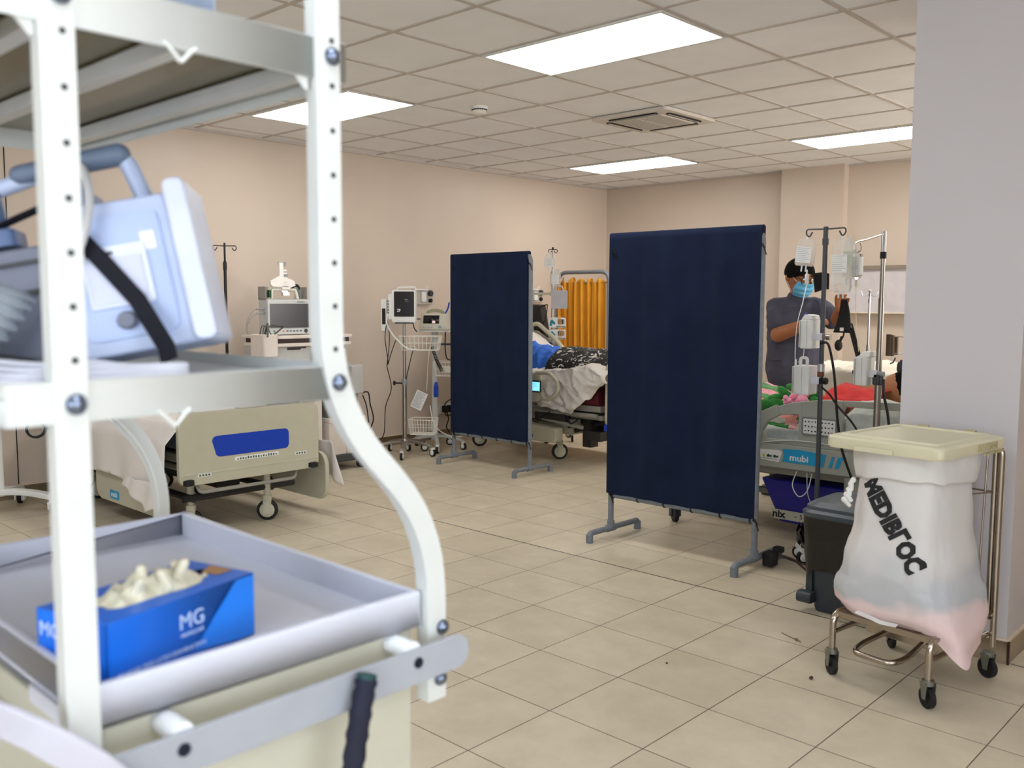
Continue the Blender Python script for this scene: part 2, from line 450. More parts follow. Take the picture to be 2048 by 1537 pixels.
# ================================================================ FOREGROUND MEDICAL CART
M_cart = mat('cart_white_paint', (212,215,212), .35, var=.02)
M_cartbody = mat('cart_cream_body', (192,190,173), .4, var=.02)
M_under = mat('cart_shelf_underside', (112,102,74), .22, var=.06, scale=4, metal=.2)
M_tray = mat('cart_tray_plastic', (208,211,224), .4, var=.01)
M_rail = mat('cart_grey_rail', (162,166,174), .4)
cart = thing('medical_cart', 'tall white medical cart with open shelves, closest to the camera at left', 'cart', (-1.26,.58,0))
XN, XF = -.925, -1.74
def post(x, sgn, bend):
    b = MB()
    if bend:
        pts = fillet([(x,.660,1.95),(x,.660,1.27),(x,.828,1.09),(x,.828,.845)], .10, 7)
    else:
        pts = [(x,.353,1.95),(x,.353,.86)]
    # angle section: broad face plus a return flange
    b.tube(pts, 0, flat=(.033,.004,(sgn,0,0)))
    pts2 = [(p[0]-sgn*.012, p[1]-.0145, p[2]) for p in [Vector(q) for q in pts]]
    b.tube(pts2, 0, flat=(.004,.022,(sgn,0,0)))
    o = b.build('post', M_cart, cart, w=1, bevel=.0015)
    # punched holes
    for k in range(20):
        z = 1.34+k*.052
        if z > 1.93: break
        y = pts[0][1]+.004
        MB().cyl((x+sgn*.0015,y,z),(x+sgn*.0026,y,z),.0035,seg=12).build('hole', M_dkgrey, o, w=1)
    return o
for (x, sgn) in ((XN,1),(XF,-1)):
    for bend in (0,1): post(x, sgn, bend)
def bolt(x, y, z, s=1):
    b = MB(); b.lathe([(.0,.0085),(.005,.0075),(.0085,.0045),(.0095,.001),(.0095,0)], (x,y,z), 18, (s,0,0))
    b.lathe([(.0105,.0),(.0105,.0012),(0,.0012)], (x,y,z), 18, (s,0,0))
    b.build('bolt', M_zinc, cart, w=1)
for (y,z) in ((.356,1.297),(.668,1.299),(.664,1.686),(.356,1.686),(.832,.876),(.836,.948),(.356,.90)): bolt(XN+.004, y, z)
# shelves: folded pans
def shelf(name, zt, ymax, deep, under):
    b = MB(); y0 = .295; y1 = ymax
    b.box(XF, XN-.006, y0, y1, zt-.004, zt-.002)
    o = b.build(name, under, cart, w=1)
    r = MB()
    r.box(XN-.008, XN-.005, y0, y1, zt-deep, zt+.012)     # front lip
    r.box(XF+.001, XF+.004, y0, y1, zt-deep, zt+.012)
    r.box(XF, XN-.005, y0, y0+.003, zt-deep, zt+.012)
    r.box(XF, XN-.005, y1-.003, y1, zt-deep, zt+.012)
    r.build('rim', M_cart, o, w=1, bevel=.001)
    return o
sh = shelf('lower_shelf', 1.308, .692, .030, mat('shelf_grey_mat', (168,176,184), .45, var=.05))
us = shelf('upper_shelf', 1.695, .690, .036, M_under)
# under-shelf rails and triangular rope loops
b = MB()
for y in (.36,.50,.66): b.box(XF+.01, XN-.012, y-.010, y+.010, 1.668, 1.688)
b.build('stiffener', mat('shelf_stiffener', (208,210,210), .35), us, w=1)
for (y,z) in ((.478,1.659),(.46,1.278)):
    b = MB(); b.tube(fillet([(XN-.004,y-.018,z+.004),(XN-.004,y-.012,z),(XN-.004,y,z-.013),(XN-.004,y+.012,z),(XN-.004,y+.018,z+.004)],.003),.0024)
    b.build('rope_loop', M_cart, us if z > 1.5 else sh, w=1)
# corner gussets under the shelves
for (y, d) in ((.353,-1),(.655,-1)):
    b = MB(); b.plate([(0,0),(.022,0),(.004,-.020),(0,-.020)], (XN-.008, y-.018, 1.665), (0,-1,0), (0,0,1), .003)
    b.build('gusset', M_cart, cart, w=1)
# top tray (deep white pan)
def pan(x0,x1,y0,y1,z0,z1,t):
    b = MB(); b.box(x0,x1,y0,y1,z0,z0+t)
    b.box(x0,x0+t,y0,y1,z0,z1); b.box(x1-t,x1,y0,y1,z0,z1)
    b.box(x0+t,x1-t,y0,y0+t,z0,z1); b.box(x0+t,x1-t,y1-t,y1,z0,z1)
    return b
tr = pan(-1.605,-.932,.366,.806,.955,1.004,.009).build('top_tray', M_tray, cart, w=1, bevel=.003)
# cabinet body with drawers
b = MB(); b.box(-1.59,-.945,.378,.80,.14,.954)
bd = b.build('cabinet_body', M_cartbody, cart, w=1, bevel=.004)
for k,(za,zb) in enumerate(((.80,.945),(.64,.79),(.48,.63),(.18,.47))):
    d = MB().box(-1.58,-.955,.366,.379,za,zb).build('drawer', M_cartbody, cart, w=1, bevel=.003)
    MB().tube(fillet([(-1.40,.366,zb-.04),(-1.40,.345,zb-.04),(-1.13,.345,zb-.04),(-1.13,.366,zb-.04)],.01),.005).build('drawer_handle', M_steel, d, w=1)
# grey accessory rail with spacers and screws
b = MB(); b.rbox((-.893,.597,.921), (.006,.52,.047), .0225, 'X', 6)
rl = b.build('accessory_rail', M_rail, cart, w=1, bevel=.001)
for y in (.443,.762): MB().cyl((-.944,y,.940),(-.897,y,.940),.013,seg=16).build('spacer', mat('spacer_white', (232,236,240), .4), rl, w=1)
for y in (.440,.765): MB().lathe([(.0,.003),(.007,.002),(.0075,0)], (-.890,y,.926), 14, (1,0,0)).build('screw', mat('dark_screw', (46,52,70), .3, .8), rl, w=1)
# push handle loop at the left end
b = MB()
b.tube(bez([(-1.30,.368,.950),(-1.26,.300,.985),(-1.12,.262,1.0),(-.99,.268,1.0),(-.915,.300,.985),(-.885,.345,.945),(-.88,.380,.90)],8), 0, flat=(.008,.034,(0,0,1)))
b.build('push_handle', mat('handle_grey_white', (188,187,198), .4), cart, w=1, bevel=.002)
b = MB()
b.plate([(0,0),(.10,0),(.10,-.055),(.08,-.045),(.075,-.02),(.0,-.02)], (-1.10,.366,.96),(1,0,0),(0,0,1),.006)
b.build('tray_hook', M_tray, cart, w=1)
for (x,y) in ((-1.53,.44),(-.99,.44),(-1.53,.74),(-.99,.74)):
    b = MB(); b.cyl((x,y,.14),(x,y,.11),.012); b.box(x-.018,x+.018,y-.03,y+.01,.06,.115)
    o = b.build('caster', M_grey, cart, w=1, bevel=.003)
    MB().cyl((x-.014,y-.012,.05),(x+.014,y-.012,.05),.05,seg=24).build('wheel', M_black, o, w=1, bevel=.003)

# glove box in the tray
M_gb = mat('glove_box_blue', (14,112,232), .4, var=.06, scale=5)
M_gb2 = mat('glove_box_light_blue', (34,128,238), .4)
ang = math.atan2(.205,-.055)
gb = thing('glove_box', 'blue cardboard box of latex gloves lying in the white cart tray', 'box', (-.985,.402,.9655), ang)
# local: +x long side, +y toward the short left side
GL, GW, GH = .222, .118, .082
b = MB(); t = .002
b.box(0,GL,0,t,0,GH); b.box(0,GL,GW-t,GW,0,GH); b.box(0,t,0,GW,0,GH); b.box(GL-t,GL,0,GW,0,GH); b.box(0,GL,0,GW,0,t)
# top with torn oval opening
n = 24; outer = []; inner = []
for k in range(n):
    a = 2*PI*k/n
    cx, cy = math.cos(a), math.sin(a); m_ = max(abs(cx), abs(cy))
    outer.append((GL/2+GL/2*cx/m_, GW/2+GW/2*cy/m_, GH))
    q = 1+.12*math.sin(5*a+1); inner.append((GL/2+.085*cx*q, GW/2+.035*cy*q, GH+.0005))
b.add(outer+inner, [(k,(k+1)%n,n+(k+1)%n,n+k) for k in range(n)])
b.build('carton', M_gb, gb, bevel=.0008)
b = MB(); b.plate([(.12,.012),(.2,.002),(.21,.002),(.221,.002),(.221,.08),(.19,.08)],(0,-.0006,0),(1,0,0),(0,0,1),.0004)
b.build('pale_panel', M_gb2, gb)
b = MB()
b.text('MG', .026, (.165,-.0012,.042),(-1,0,0),(0,0,1),align='CENTER') if False else b.text('MG', .026, (.118,-.0012,.044),(1,0,0),(0,0,1),align='CENTER')
b.text('MEDIGLOVE', .0065, (.118,-.0012,.034),(1,0,0),(0,0,1),align='CENTER')
b.text('POWDER FREE LATEX EXAMINATION', .0075, (.012,-.0012,.016),(1,0,0),(0,0,1))
b.text('GLOVES', .006, (.012,-.0012,.006),(1,0,0),(0,0,1))
b.build('lettering', mat('pale_blue_print', (190,214,250), .5), gb); b = MB()
b.text('MG', .024, (-.0012,.094,.052),(0,-1,0),(0,0,1),align='CENTER')
b.text('POWDER FREE LATEX', .006, (-.0012,.108,.026),(0,-1,0),(0,0,1))
b.build('lettering', mat('pale_blue_print', (190,214,250), .5), gb)
# crumpled gloves rising out of the opening
b = MB()
def gl(u, v):
    x = .030+u*.165; y = .022+v*.074
    e = math.sin(PI*u)**.6*math.sin(PI*v)**.6
    z = GH-.012+e*.030+.014*N3(x,y,0,60)*e+.010*N3(x,y,3,110)*e
    return (x, y+.006*N3(x,y,5,70), z)
b.grid(gl, 34, 18)
for k in range(5):
    x = .075+.02*k; y = .045+.012*math.sin(k*2.1)
    b.cap((x,y,GH+.004),(x+.016*math.sin(k*3),y-.01*math.cos(k*2),GH+.022+.006*(k%2)),.008,.006)
b.build('gloves', mat('latex_cream', (226,220,196), .6, var=.06, scale=60, sub=.1), gb, sharp=80)
b = MB(); b.plate([(.19,.01),(.215,.01),(.215,.05),(.185,.035)],(0,.02,GH+.0012),(1,0,0),(0,1,0),.0004)
b.build('paper_tab', mat('tan_paper', (196,150,104), .7), gb)

# black wrapped stick hanging on the rail
b = MB(); P = bez([(-.874,.668,.938),(-.870,.655,.90),(-.866,.642,.85),(-.862,.632,.80),(-.86,.622,.70)],6)
b.tube(P, [.0135+.0012*math.sin(k*2.3) for k in range(len(P))], 14)
b.m = 1; b.cyl((-.8745,.670,.944),(-.874,.668,.938),.012,seg=12)
o = tag(b.build('wrapped_handle', [mat('navy_tape', (14,18,40), .75, var=.15, scale=40, bump=.3), mat('dark_green_tape', (18,60,62), .6)]), 'dark navy tape-wrapped stick hanging on the cart rail', 'stick')

# bin on top shelf
b = pan(-1.28,-.945,.378,.528,1.697,1.86,.004)
tag(b.build('storage_bin', mat('pale_blue_bin', (206,222,250), .35, trans=.2), bevel=.003), 'pale blue plastic bin on the top shelf of the white cart', 'bin')

# ---------------------------------------------------------------- defibrillator on the lower shelf
M_df = mat('defib_pale_blue', (184,197,226), .4, var=.02)
M_df2 = mat('defib_light_edge', (220,226,244), .4)
M_dfg = mat('defib_grey', (112,116,132), .45)
uA = math.radians(50)
D = thing('defibrillator', 'pale blue grey defibrillator leaning back on the cart shelf, tied with a black strap', 'defibrillator', (-1.197,.450,1.309), uA)
D.scale = (.85,.85,.78)
# local: x across the face (right = nearer), -y towards camera, z up; leaned
T = Matrix.Rotation(-.20,4,'Y') @ Matrix.Rotation(-.12,4,'X')
def DM(): return MB(Matrix.Translation((0,0,.01)) @ T)
b = DM(); b.rbox((.115,.055,.125), (.215,.11,.25), .02, 'Y'); b.build('body', M_df, D, bevel=.006)
b = DM(); b.rbox((.210,.05,.135), (.034,.12,.270), .014, 'Y'); b.build('side_bumper', M_df2, D, bevel=.006)
b = DM(); b.rbox((-.105,.09,.105), (.235,.17,.19), .02, 'Y'); b.build('paddle_tray', M_dfg, D, bevel=.006)
b = DM(); b.box(-.22,.012,-.004,.0,.12,.128); b.box(-.22,.012,-.004,0,.17,.176)
b.build('tray_seam', M_dkgrey, D)
b = DM(); b.rbox((.110,-.002,.125), (.135,.006,.20), .015, 'Y'); b.build('front_panel', mat('defib_panel_blue', (178,194,230), .4), D)
b = DM(); b.rbox((.105,-.007,.125), (.095,.008,.10), .006, 'Y'); pr = b.build('printer_door', M_df2, D, bevel=.002)
b = DM(); b.box(.066,.105,-.0125,-.010,.160,.165); b.build('paper_slot', M_dkgrey, pr)
b = DM(); b.rbox((.104,-.012,.118), (.080,.004,.074), .004, 'Y'); b.build('paper_cover', mat('defib_cover', (206,210,232), .3), pr)
b = DM(); b.lathe([(.013,0),(.015,.006),(.012,.012),(0,.012)], (.105,-.005,.052), 18, (0,-1,0)); b.build('knob', M_dfg, D)
b = DM(); b.text('PATIENT', .008, (.06,-.006,.20),(1,0,0),(0,0,1)) if False else b.lathe([(.004,0),(.004,.003),(0,.003)], (.073,-.005,.200), 12, (0,-1,0))
b.build('indicator', M_white, D)
b = DM(); b.text('AGILE', .001, (0,0,0),(1,0,0),(0,0,1)) if False else b.rbox((.158,-.0065,.175), (.022,.002,.03), .002, 'Y')
b.build('sticker', M_label, D)
# carry handle and paddles
b = DM()
b.tube(fillet([(.160,.06,.15),(.128,.06,.305),(.03,.06,.300),(-.14,.06,.265),(-.16,.06,.19)],.025), .014, 12); b.v = [v+Vector((0,0,.035)) for v in b.v]; b.build('carry_handle', M_df, D)
b = DM(); b.cap((.128,.05,.338),(-.02,.05,.330),.019,.017); b.build('handle_grip', mat('handle_slate', (104,118,140), .5), D)
for (x,zz) in ((.055,.31),(-.070,.275)):
    b = DM(); b.cap((x,.05,zz-.04),(x-.005,.05,zz+.045),.016,.018); b.rbox((x,.05,zz-.05),(.06,.06,.03),.012)
    pd = b.build('paddle', mat('paddle_slate_blue', (92,112,150), .35), D, bevel=.003)
    b = DM(); b.cyl((x-.01,.05,zz+.062),(x-.01,.05,zz+.066),.006); b.build('red_button', mat('red_plastic', (190,40,40), .4), pd)
b = DM(); b.tube(bez([(.055,.02,.325),(.085,.0,.31),(.092,-.02,.25),(.075,-.03,.19),(.05,-.03,.15)],8), .0065, 10); b.build('paddle_cable', mat('pale_grey_cable', (196,196,196), .5), D)
# corrugated hose
P = bez([(-.20,-.045,.05),(-.175,-.05,.022),(-.135,-.05,.022),(-.10,-.05,.045),(-.065,-.045,.09),(-.045,-.04,.13)],16)
b = MB(); b.tube(P, [.0245+.0045*math.sin(k*2*PI/5) for k in range(len(P))], 14)
b.build('corrugated_hose', mat('hose_grey', (158,166,174), .4), D)
# strap over the machine and round the shelf rim
b = DM()
b.tube([(.02,.12,.262),(.02,.02,.262),(.03,-.008,.252),(.085,-.018,.16),(.128,-.020,.08),(.160,-.045,-.005),(.168,-.075,-.03)], 0, flat=(.026,.003,(0,-1,0)))
b.tube([(-.20,.02,.222),(-.08,.02,.236),(.02,.02,.265)],0,flat=(.026,.003,(0,0,1)))
st = b.build('strap', mat('black_webbing', (10,12,26), .8, bump=.2), D)
# cables coiled on the shelf
b = MB()
for k in range(4):
    pts = [(-1.20+.02*math.sin(k),.315,1.315+.006*k),(-1.00,.305+.016*k,1.316+.005*k),(-.960-.014*k,.40,1.317+.005*k),(-.965-.014*k,.45,1.316+.003*k),(-1.0,.51,1.315+.003*k),(-1.08,.53-.01*k,1.315)]
    b.tube(bez(pts,6), .0036, 8)
tag(b.build('coiled_cable', mat('white_cable', (206,208,220), .45)), 'loops of white cable lying in front of the defibrillator on the cart shelf', 'cable')
b = MB(); b.rbox((-1.17,.345,1.322),(.2,.07,.024),.01)
tag(b.build('black_pouch', mat('black_vinyl', (14,16,24), .6, bump=.3), bevel=.006), 'flat black pouch beneath the hose on the cart shelf', 'pouch')
# ================================================================ PRIVACY SCREENS
M_fab = mat('navy_fabric', (24,33,56), .95, var=.10, scale=6, bump=.15, bscale=300, spec=.15)
M_pipe = mat('grey_painted_pipe', (116,122,130), .5, var=.08, scale=40)
def screen(name, label, x0, x1, y, ht, f0, f1, seed, wrap=False):
    t = thing(name, label, 'privacy screen', ((x0+x1)/2, y, 0), 0)
    r = .017
    fr = MB(); fr.tube(fillet([(x0,y,.06),(x0,y,ht-.02),(x1,y,ht-.02),(x1,y,.06)], .05, 6), r, 14)
    fr.tube([(x0,y,.255),(x1,y,.255)], r*.95, 14)
    frame = fr.build('frame', M_pipe, t, w=1)
    for x in (x0, x1):
        b = MB(); b.tube(fillet([(x,y+f0,.0),(x,y+f0,.055),(x,y+f1,.055),(x,y+f1,.0)], .02, 5), r, 14)
        b.cyl((x,y-.035,.055),(x,y+.035,.055), r*1.3); b.cyl((x,y,.05),(x,y,.10), r*1.3)
        b.cyl((x,y+f0,0),(x,y+f0,.05), r*1.25); b.cyl((x,y+f1,0),(x,y+f1,.05), r*1.25)
        b.build('foot', M_pipe, t, w=1)
    nu, nv = 60, 50; xo = -.018 if wrap else .004
    def sf(side):
        def f(u, v):
            x = x0-.020+u*(x1-x0+.020+xo); z = .268+v*(ht-.262)
            e = min(1, 8*u*(1-u)+.15)*min(1, 6*v*(1-v)+.15)
            w = .010*math.sin(x*16+seed)*e*(1-v*.4)+.006*N3(x*5,z*1.2,seed)*e+.004*math.sin(x*41+seed*2)*e
            return (x, y+side*(.021)+w, z-.006*N3(x*3,seed,0)*(1-v) - (.004*math.sin(u*PI*6)**2*(1-v)))
        return f
    b = MB(); a = sf(-1); c_ = sf(1)
    ring = []
    for j in range(nv+1):
        v = j/nv; L = [Vector(a(i/nu, v)) for i in range(nu+1)] + [Vector(c_(1-i/nu, v)) for i in range(nu+1)]
        ring.append(L)
    top = [Vector((p.x, y+(p.y-y)*.3, p.z+.008)) for p in ring[-1]]
    b.loft(ring+[top], caps=False)
    b.add(top, [tuple(range(len(top)))])
    b.build('fabric_cover', M_fab, t, w=1, sharp=70)
    # ties along the bottom bar and at the upper corners
    for k in range(6):
        x = x0+.02+(x1-x0-.04)*k/5
        b = MB(); b.tube([(x,y,.255)] and arc((x,y,.258),.021,0,2*PI,10,(0,1,0),(0,0,1)), 0, flat=(.004,.008,(1,0,0)))
        b.build('tie', M_black, t, w=1)
    for k,x in enumerate((x0,x1,x0,x1)):
        z = .26 if k < 2 else ht-.09
        b = MB(); b.tube(bez([(x,y-.022,z),(x+.02,y-.026,z-.01),(x+.035,y-.024,z-.05)],5), 0, flat=(.003,.008,(0,1,0)))
        b.tube(bez([(x,y-.022,z),(x+.012,y-.03,z+.01),(x+.03,y-.03,z-.015)],5), 0, flat=(.003,.008,(0,1,0)))
        b.build('tie', M_black, t, w=1)
    return t
s1 = screen('privacy_screen', 'nearest and largest dark navy cloth privacy screen on a grey pipe frame', -3.262, -2.322, 4.31, 1.775, -.20, .27, 1.0)
s2 = screen('privacy_screen', 'farther smaller-looking dark navy privacy screen between the monitors and the patient bed', -5.80, -4.91, 5.405, 1.775, -.18, .25, 4.0, True)
# ochre curtain screen at the back
t = thing('curtain_screen', 'ochre yellow pleated curtain hung in a grey tube frame near the corner', 'privacy screen', (-6.48, 8.0, 0))
b = MB(); b.tube(fillet([(-6.84,8.0,0.02),(-6.84,8.0,1.715),(-6.12,8.0,1.715),(-6.12,8.0,0.02)], .12, 8), .022, 14); b.build('frame', M_pipe, t, w=1)
for x in (-6.84,-6.12):
    b = MB(); b.cyl((x,7.78,.022),(x,8.22,.022),.022); b.build('foot', M_pipe, t, w=1)
def cur(u, v):
    x = -6.83+u*.67; z = .42+v*1.21
    g = .5+.5*v
    yy = 8.0+.018*math.sin(x*74+1.5*math.sin(v*2))*g+.010*math.sin(x*131+v)+.01*N3(x*8,z,2)
    if v > .955: z += .022*math.sin(x*48)+.012*math.sin(x*90+1)
    return (x, yy, z)
b = MB(); b.grid(cur, 150, 40)
b.build('curtain', mat('ochre_cloth', (222,152,36), .8, var=.08, scale=4, bump=.1, bscale=200, sub=0), t, w=1, solid=.002, sharp=80)
b = MB(); b.cyl((-6.84,8.0,1.60),(-6.12,8.0,1.60),.006); b.build('curtain_wire', M_steel, t, w=1)

# ================================================================ BEDS
M_bed = mat('bed_beige_plastic', (192,188,166), .45, var=.02)
M_bedg = mat('bed_grey_plastic', (168,170,160), .45, var=.02)
M_bedf = mat('bed_frame_grey', (150,148,138), .5, var=.04)
M_sheet = mat('white_bed_sheet', (226,220,214), .85, var=.02, scale=8, bump=.12, bscale=25, sub=0)
M_matt = mat('maroon_mattress', (92,22,34), .6)
M_darkmech = mat('dark_bed_mechanism', (40,38,38), .5, var=.2)
M_cyan = mat('cyan_label', (40,158,206), .45)
def caster(parent, x, y, r=.062, m=None, top=.30, rz=0, w=.03, cover=True):
    b = MB(); b.cyl((x,y,r*1.6),(x,y,top),.022)
    b.M = Matrix.Translation((x,y,0)) @ Matrix.Rotation(rz,4,'Z')
    b.rbox((0,0,r*2.0),(.05,.055,.06),.015); b.rbox((-.028,0,r*1.25),(.012,.045,r*1.3),.004); b.rbox((.028,0,r*1.25),(.012,.045,r*1.3),.004)
    o = b.build('caster', m or M_bed, parent, w=1, bevel=.003)
    b = MB(Matrix.Translation((x,y,0)) @ Matrix.Rotation(rz,4,'Z'))
    b.lathe([(r*.8,-w/2),(r,-w/2+.004),(r,w/2-.004),(r*.8,w/2)], (0,0,r), 26, (1,0,0))
    wh = b.build('wheel', M_black, o, w=1)
    b = MB(Matrix.Translation((x,y,0)) @ Matrix.Rotation(rz,4,'Z'))
    b.lathe([(0,-w/2-.006),(r*.55,-w/2-.005),(r*.78,-w/2+.002),(r*.78,w/2-.002),(r*.55,w/2+.005),(0,w/2+.006)], (0,0,r), 26, (1,0,0))
    b.build('hub', m or M_bed, o, w=1)
    return o
def rail_outline(L, Hh):
    # siderail with swept front corner, u along, v up
    return [(0,.06),(.05,0),(L-.05,0),(L,.05),(L,Hh*.55),(L-.06,Hh*.85),(L-.16,Hh),(.14,Hh),(.05,Hh*.9),(0,Hh*.6)]
# ---- bed 1: empty bed at left
t = thing('hospital_bed', 'empty hospital bed with blue inset in its beige footboard, at left', 'hospital bed', (-5.88, 2.945, 0))
X0, X1, Y0, Y1 = -6.80, -4.95, 2.47, 3.42
b = MB()
# footboard in the y,z plane: outline then handle slots as cut strips
def fboard(b, x, th):
    ys = [Y0,Y0+.06,Y0+.14,Y0+.16]
    b.plate(rrect(Y1-Y0, .425, .05, 5), (x, (Y0+Y1)/2, .5325), (0,1,0), (0,0,1), th)          # lower slab .32-.70
    b.plate([(.012,0),(.10,0),(.10,.035),(.085,.05),(.05,.045),(.03,.02)], (x, Y0, .7455), (0,1,0), (0,0,1), th)
    b.plate([(0,0),(.088,0),(.07,.02),(.05,.045),(.015,.05),(0,.035)], (x, Y1-.10, .7455), (0,1,0), (0,0,1), th)
    b.plate([(0,0),(.20,0),(.20,.055),(0,.055)], (x, (Y0+Y1)/2-.10, .7455), (0,1,0), (0,0,1), th)
    b.tube(bez([(x+th/2,Y0+.05,.785),(x+th/2,Y0+.2,.805),(x+th/2,(Y0+Y1)/2,.812),(x+th/2,Y1-.2,.805),(x+th/2,Y1-.05,.785)],8), .019, 12)
fboard(b, X1-.04, .04)
fb = b.build('footboard', M_bed, t, w=1, bevel=.006)
b = MB(); b.plate([(p[0]+(.02 if p[1]>0 else 0)*(-1 if p[0]<0 else 0),p[1]) for p in rrect(.50,.125,.03,4)], (X1-.001,2.945,.535), (0,1,0), (0,0,1), .004)
b.build('blue_inset', M_blue, fb, w=1)
b = MB(); b.box(X1,X1+.0015,2.82,3.12,.435,.458); b.m = 1
random.seed(3)
for k in range(16):
    y = 2.835+k*.0175; b.box(X1+.0015,X1+.002,y,y+.010,.439,.439+random.choice((.008,.014,.012)))
b.build('sticker_strip', [M_label, mat('green_grey_print', (70,96,78), .5)], fb, w=1)
for y0_,z0_ in ((3.24,.42),(2.58,.366)):
    b = MB(); b.box(X1,X1+.0015,y0_,y0_+.085,z0_,z0_+.018); b.m = 1
    for k in range(4): b.box(X1+.0015,X1+.002,y0_+.008+k*.019,y0_+.020+k*.019,z0_+.003,z0_+.014)
    b.build('small_sticker', [M_label, mat('green_grey_print', (70,96,78), .5)], fb, w=1)
b = MB(); b.box(X1-.035,X1+.004,Y0+.01,Y1-.01,.385,.388)
b.build('seam', mat('seam_light', (214,212,196), .5), fb, w=1)
for y in (Y0+.05, Y1-.05):
    b = MB(); b.lathe([(.02,0),(.032,.004),(.032,.03),(.02,.034)], (X1+.005,y,.325), 18)
    b.build('bumper_roller', M_black, t, w=1)
b = MB(); b.plate(rrect(Y1-Y0, .55, .06, 5), (X0, 2.945, .62), (0,1,0), (0,0,1), .04); b.build('headboard', M_bed, t, w=1, bevel=.006)
b = MB(); b.box(X0+.05,X1-.05,Y0+.06,Y1-.06,.44,.49); b.tube([(X0+.1,Y0+.09,.40),(X1-.02,Y0+.09,.40)],.02); b.tube([(X0+.1,Y1-.09,.40),(X1-.02,Y1-.09,.40)],.02)
b.build('bed_deck', M_bedf, t, w=1)
b = MB(); b.rbox(((X0+X1)/2+.02,2.945,.585),(X1-X0-.12,.86,.15),.05,'X'); b.build('mattress', mat('mattress_blue_grey', (90,98,118), .7), t, w=1, bevel=.01)
b = MB()
for y in (2.62,3.15): b.tube([(X0+.25,y,.21),(X1-.13,y,.21)],.022)
for x in (X0+.25,X1-.15): b.tube([(x,2.56,.215),(x,3.32,.215)],.022)
b.tube([(X1-.2,2.70,.22),(X1-.6,2.70,.42)],.018); b.tube([(X1-.2,3.2,.22),(X1-.6,3.2,.42)],.018)
b.tube([(X0+.4,2.70,.22),(X0+.8,2.70,.42)],.018); b.box(X1-1.1,X1-.3,2.86,3.02,.22,.34)
b.build('lift_frame', M_darkmech, t, w=1)
b = MB(); b.tube(fillet([(X1-.08,2.60,.34),(X1-.02,2.60,.27),(X1-.02,3.25,.27),(X1-.08,3.3,.34)],.03),.011); b.build('pedal_bar', M_bedf, t, w=1)
for (x,y) in ((-5.09,3.12),(-5.16,2.64),(-6.5,3.12),(-6.5,2.64)): caster(t, x, y, .066, top=.34, rz=-.75)
def siderail_low(y, x0, x1, z0, z1, s, lab=None):
    b = MB(); L = x1-x0; Hh = z1-z0
    b.plate(rrect(L, Hh, .09, 6), (x0+L/2, y, z0+Hh/2), (1,0,0), (0,0,1), .03)
    o = b.build('siderail', M_bed, t, w=1, bevel=.006)
    b = MB(); b.box(x0+.02,x1-.02,y-.032,y-.030,z1-.13,z1-.127); b.build('groove', mat('seam_light2', (214,212,196), .5), o, w=1)
    return o
sr = siderail_low(2.46, -6.02, -5.13, .115, .46, 1)
siderail_low(2.46, -6.78, -6.12, .16, .50, 1)
siderail_low(3.52, -6.0, -4.98, .08, .40, 1)
for x in (-5.9,-5.3):
    b = MB(); b.tube([(x,3.49,.36),(x,3.33,.44)],.014); b.tube([(x,2.43,.40),(x,2.56,.46)],.014); b.build('rail_arm', M_bedf, t, w=1)
b = MB(); b.plate(rrect(.13,.055,.008),(-5.74,2.4295,.168),(1,0,0),(0,0,1),.001); o = b.build('brand_sticker', M_cyan, sr, w=1)
b = MB(); b.text('mubi', .045, (-5.79,2.4285,.155),(1,0,0),(0,0,1),bold=.0008); b.build('lettering', M_label, o, w=1)
b = MB(); b.plate(rrect(.07,.09,.006),(-6.62,2.4295,.27),(1,0,0),(0,0,1),.001); b.build('blue_sticker', M_blue, t, w=1)
# sheet over bed 1
def sheet1(u, v):
    x = X0+.05+u*(X1-X0-.075); 
    s = -.38+v*1.60                     # distance across, 0 = near edge of mattress
    near = .40+.05*math.sin(u*9)+.10*max(0,u-.8)*5
    if s < 0:
        k = min(-s, near); y = Y0+.02-.012*math.sin(x*16)*k*3-.035*k; z = .672-k; y -= .085*min(1,k/.10)
    elif s > .91:
        k = min(s-.91, .16); y = Y1-.03+.02; z = .672-k
    else: y = Y0+.02+s; z = .674
    r = .012
    return (x, y, z+.010*N3(x*4,y*4,0)+.004*math.sin(x*7+y*9)+.010*wr(x,y,2))
b = MB(); b.grid(sheet1, 80, 80)
# loose corner that hangs at the near foot end
b.grid(lambda u,v: (-5.45+.50*u*(1-.15*v), Y0-.10-.02*v+.012*math.sin(u*14), .34-.17*v*(1-abs(u-.75)*.9)), 12, 8)
# head end corner
b.grid(lambda u,v: (-6.74+.55*u*(1-v*.5)+.1*v, Y0-.04-.01*v+.01*math.sin(u*12), .62-.37*v), 12, 8)
tag(b.build('bed_sheet', M_sheet, solid=.002, sharp=80), 'creased white sheet draped over the empty bed at left', 'bed sheet')
b = MB(); b.grid(lambda u,v: (-5.22+.26*u+.05*v, 3.545+.03*v+.014*math.sin(u*11+v*3), .47-.30*v+.10*(1-u)*v), 14, 12)
tag(b.build('hanging_sheet_corner', M_sheet, solid=.002, sharp=80), 'white sheet corner hanging past the far end of the beige footboard', 'bed sheet')

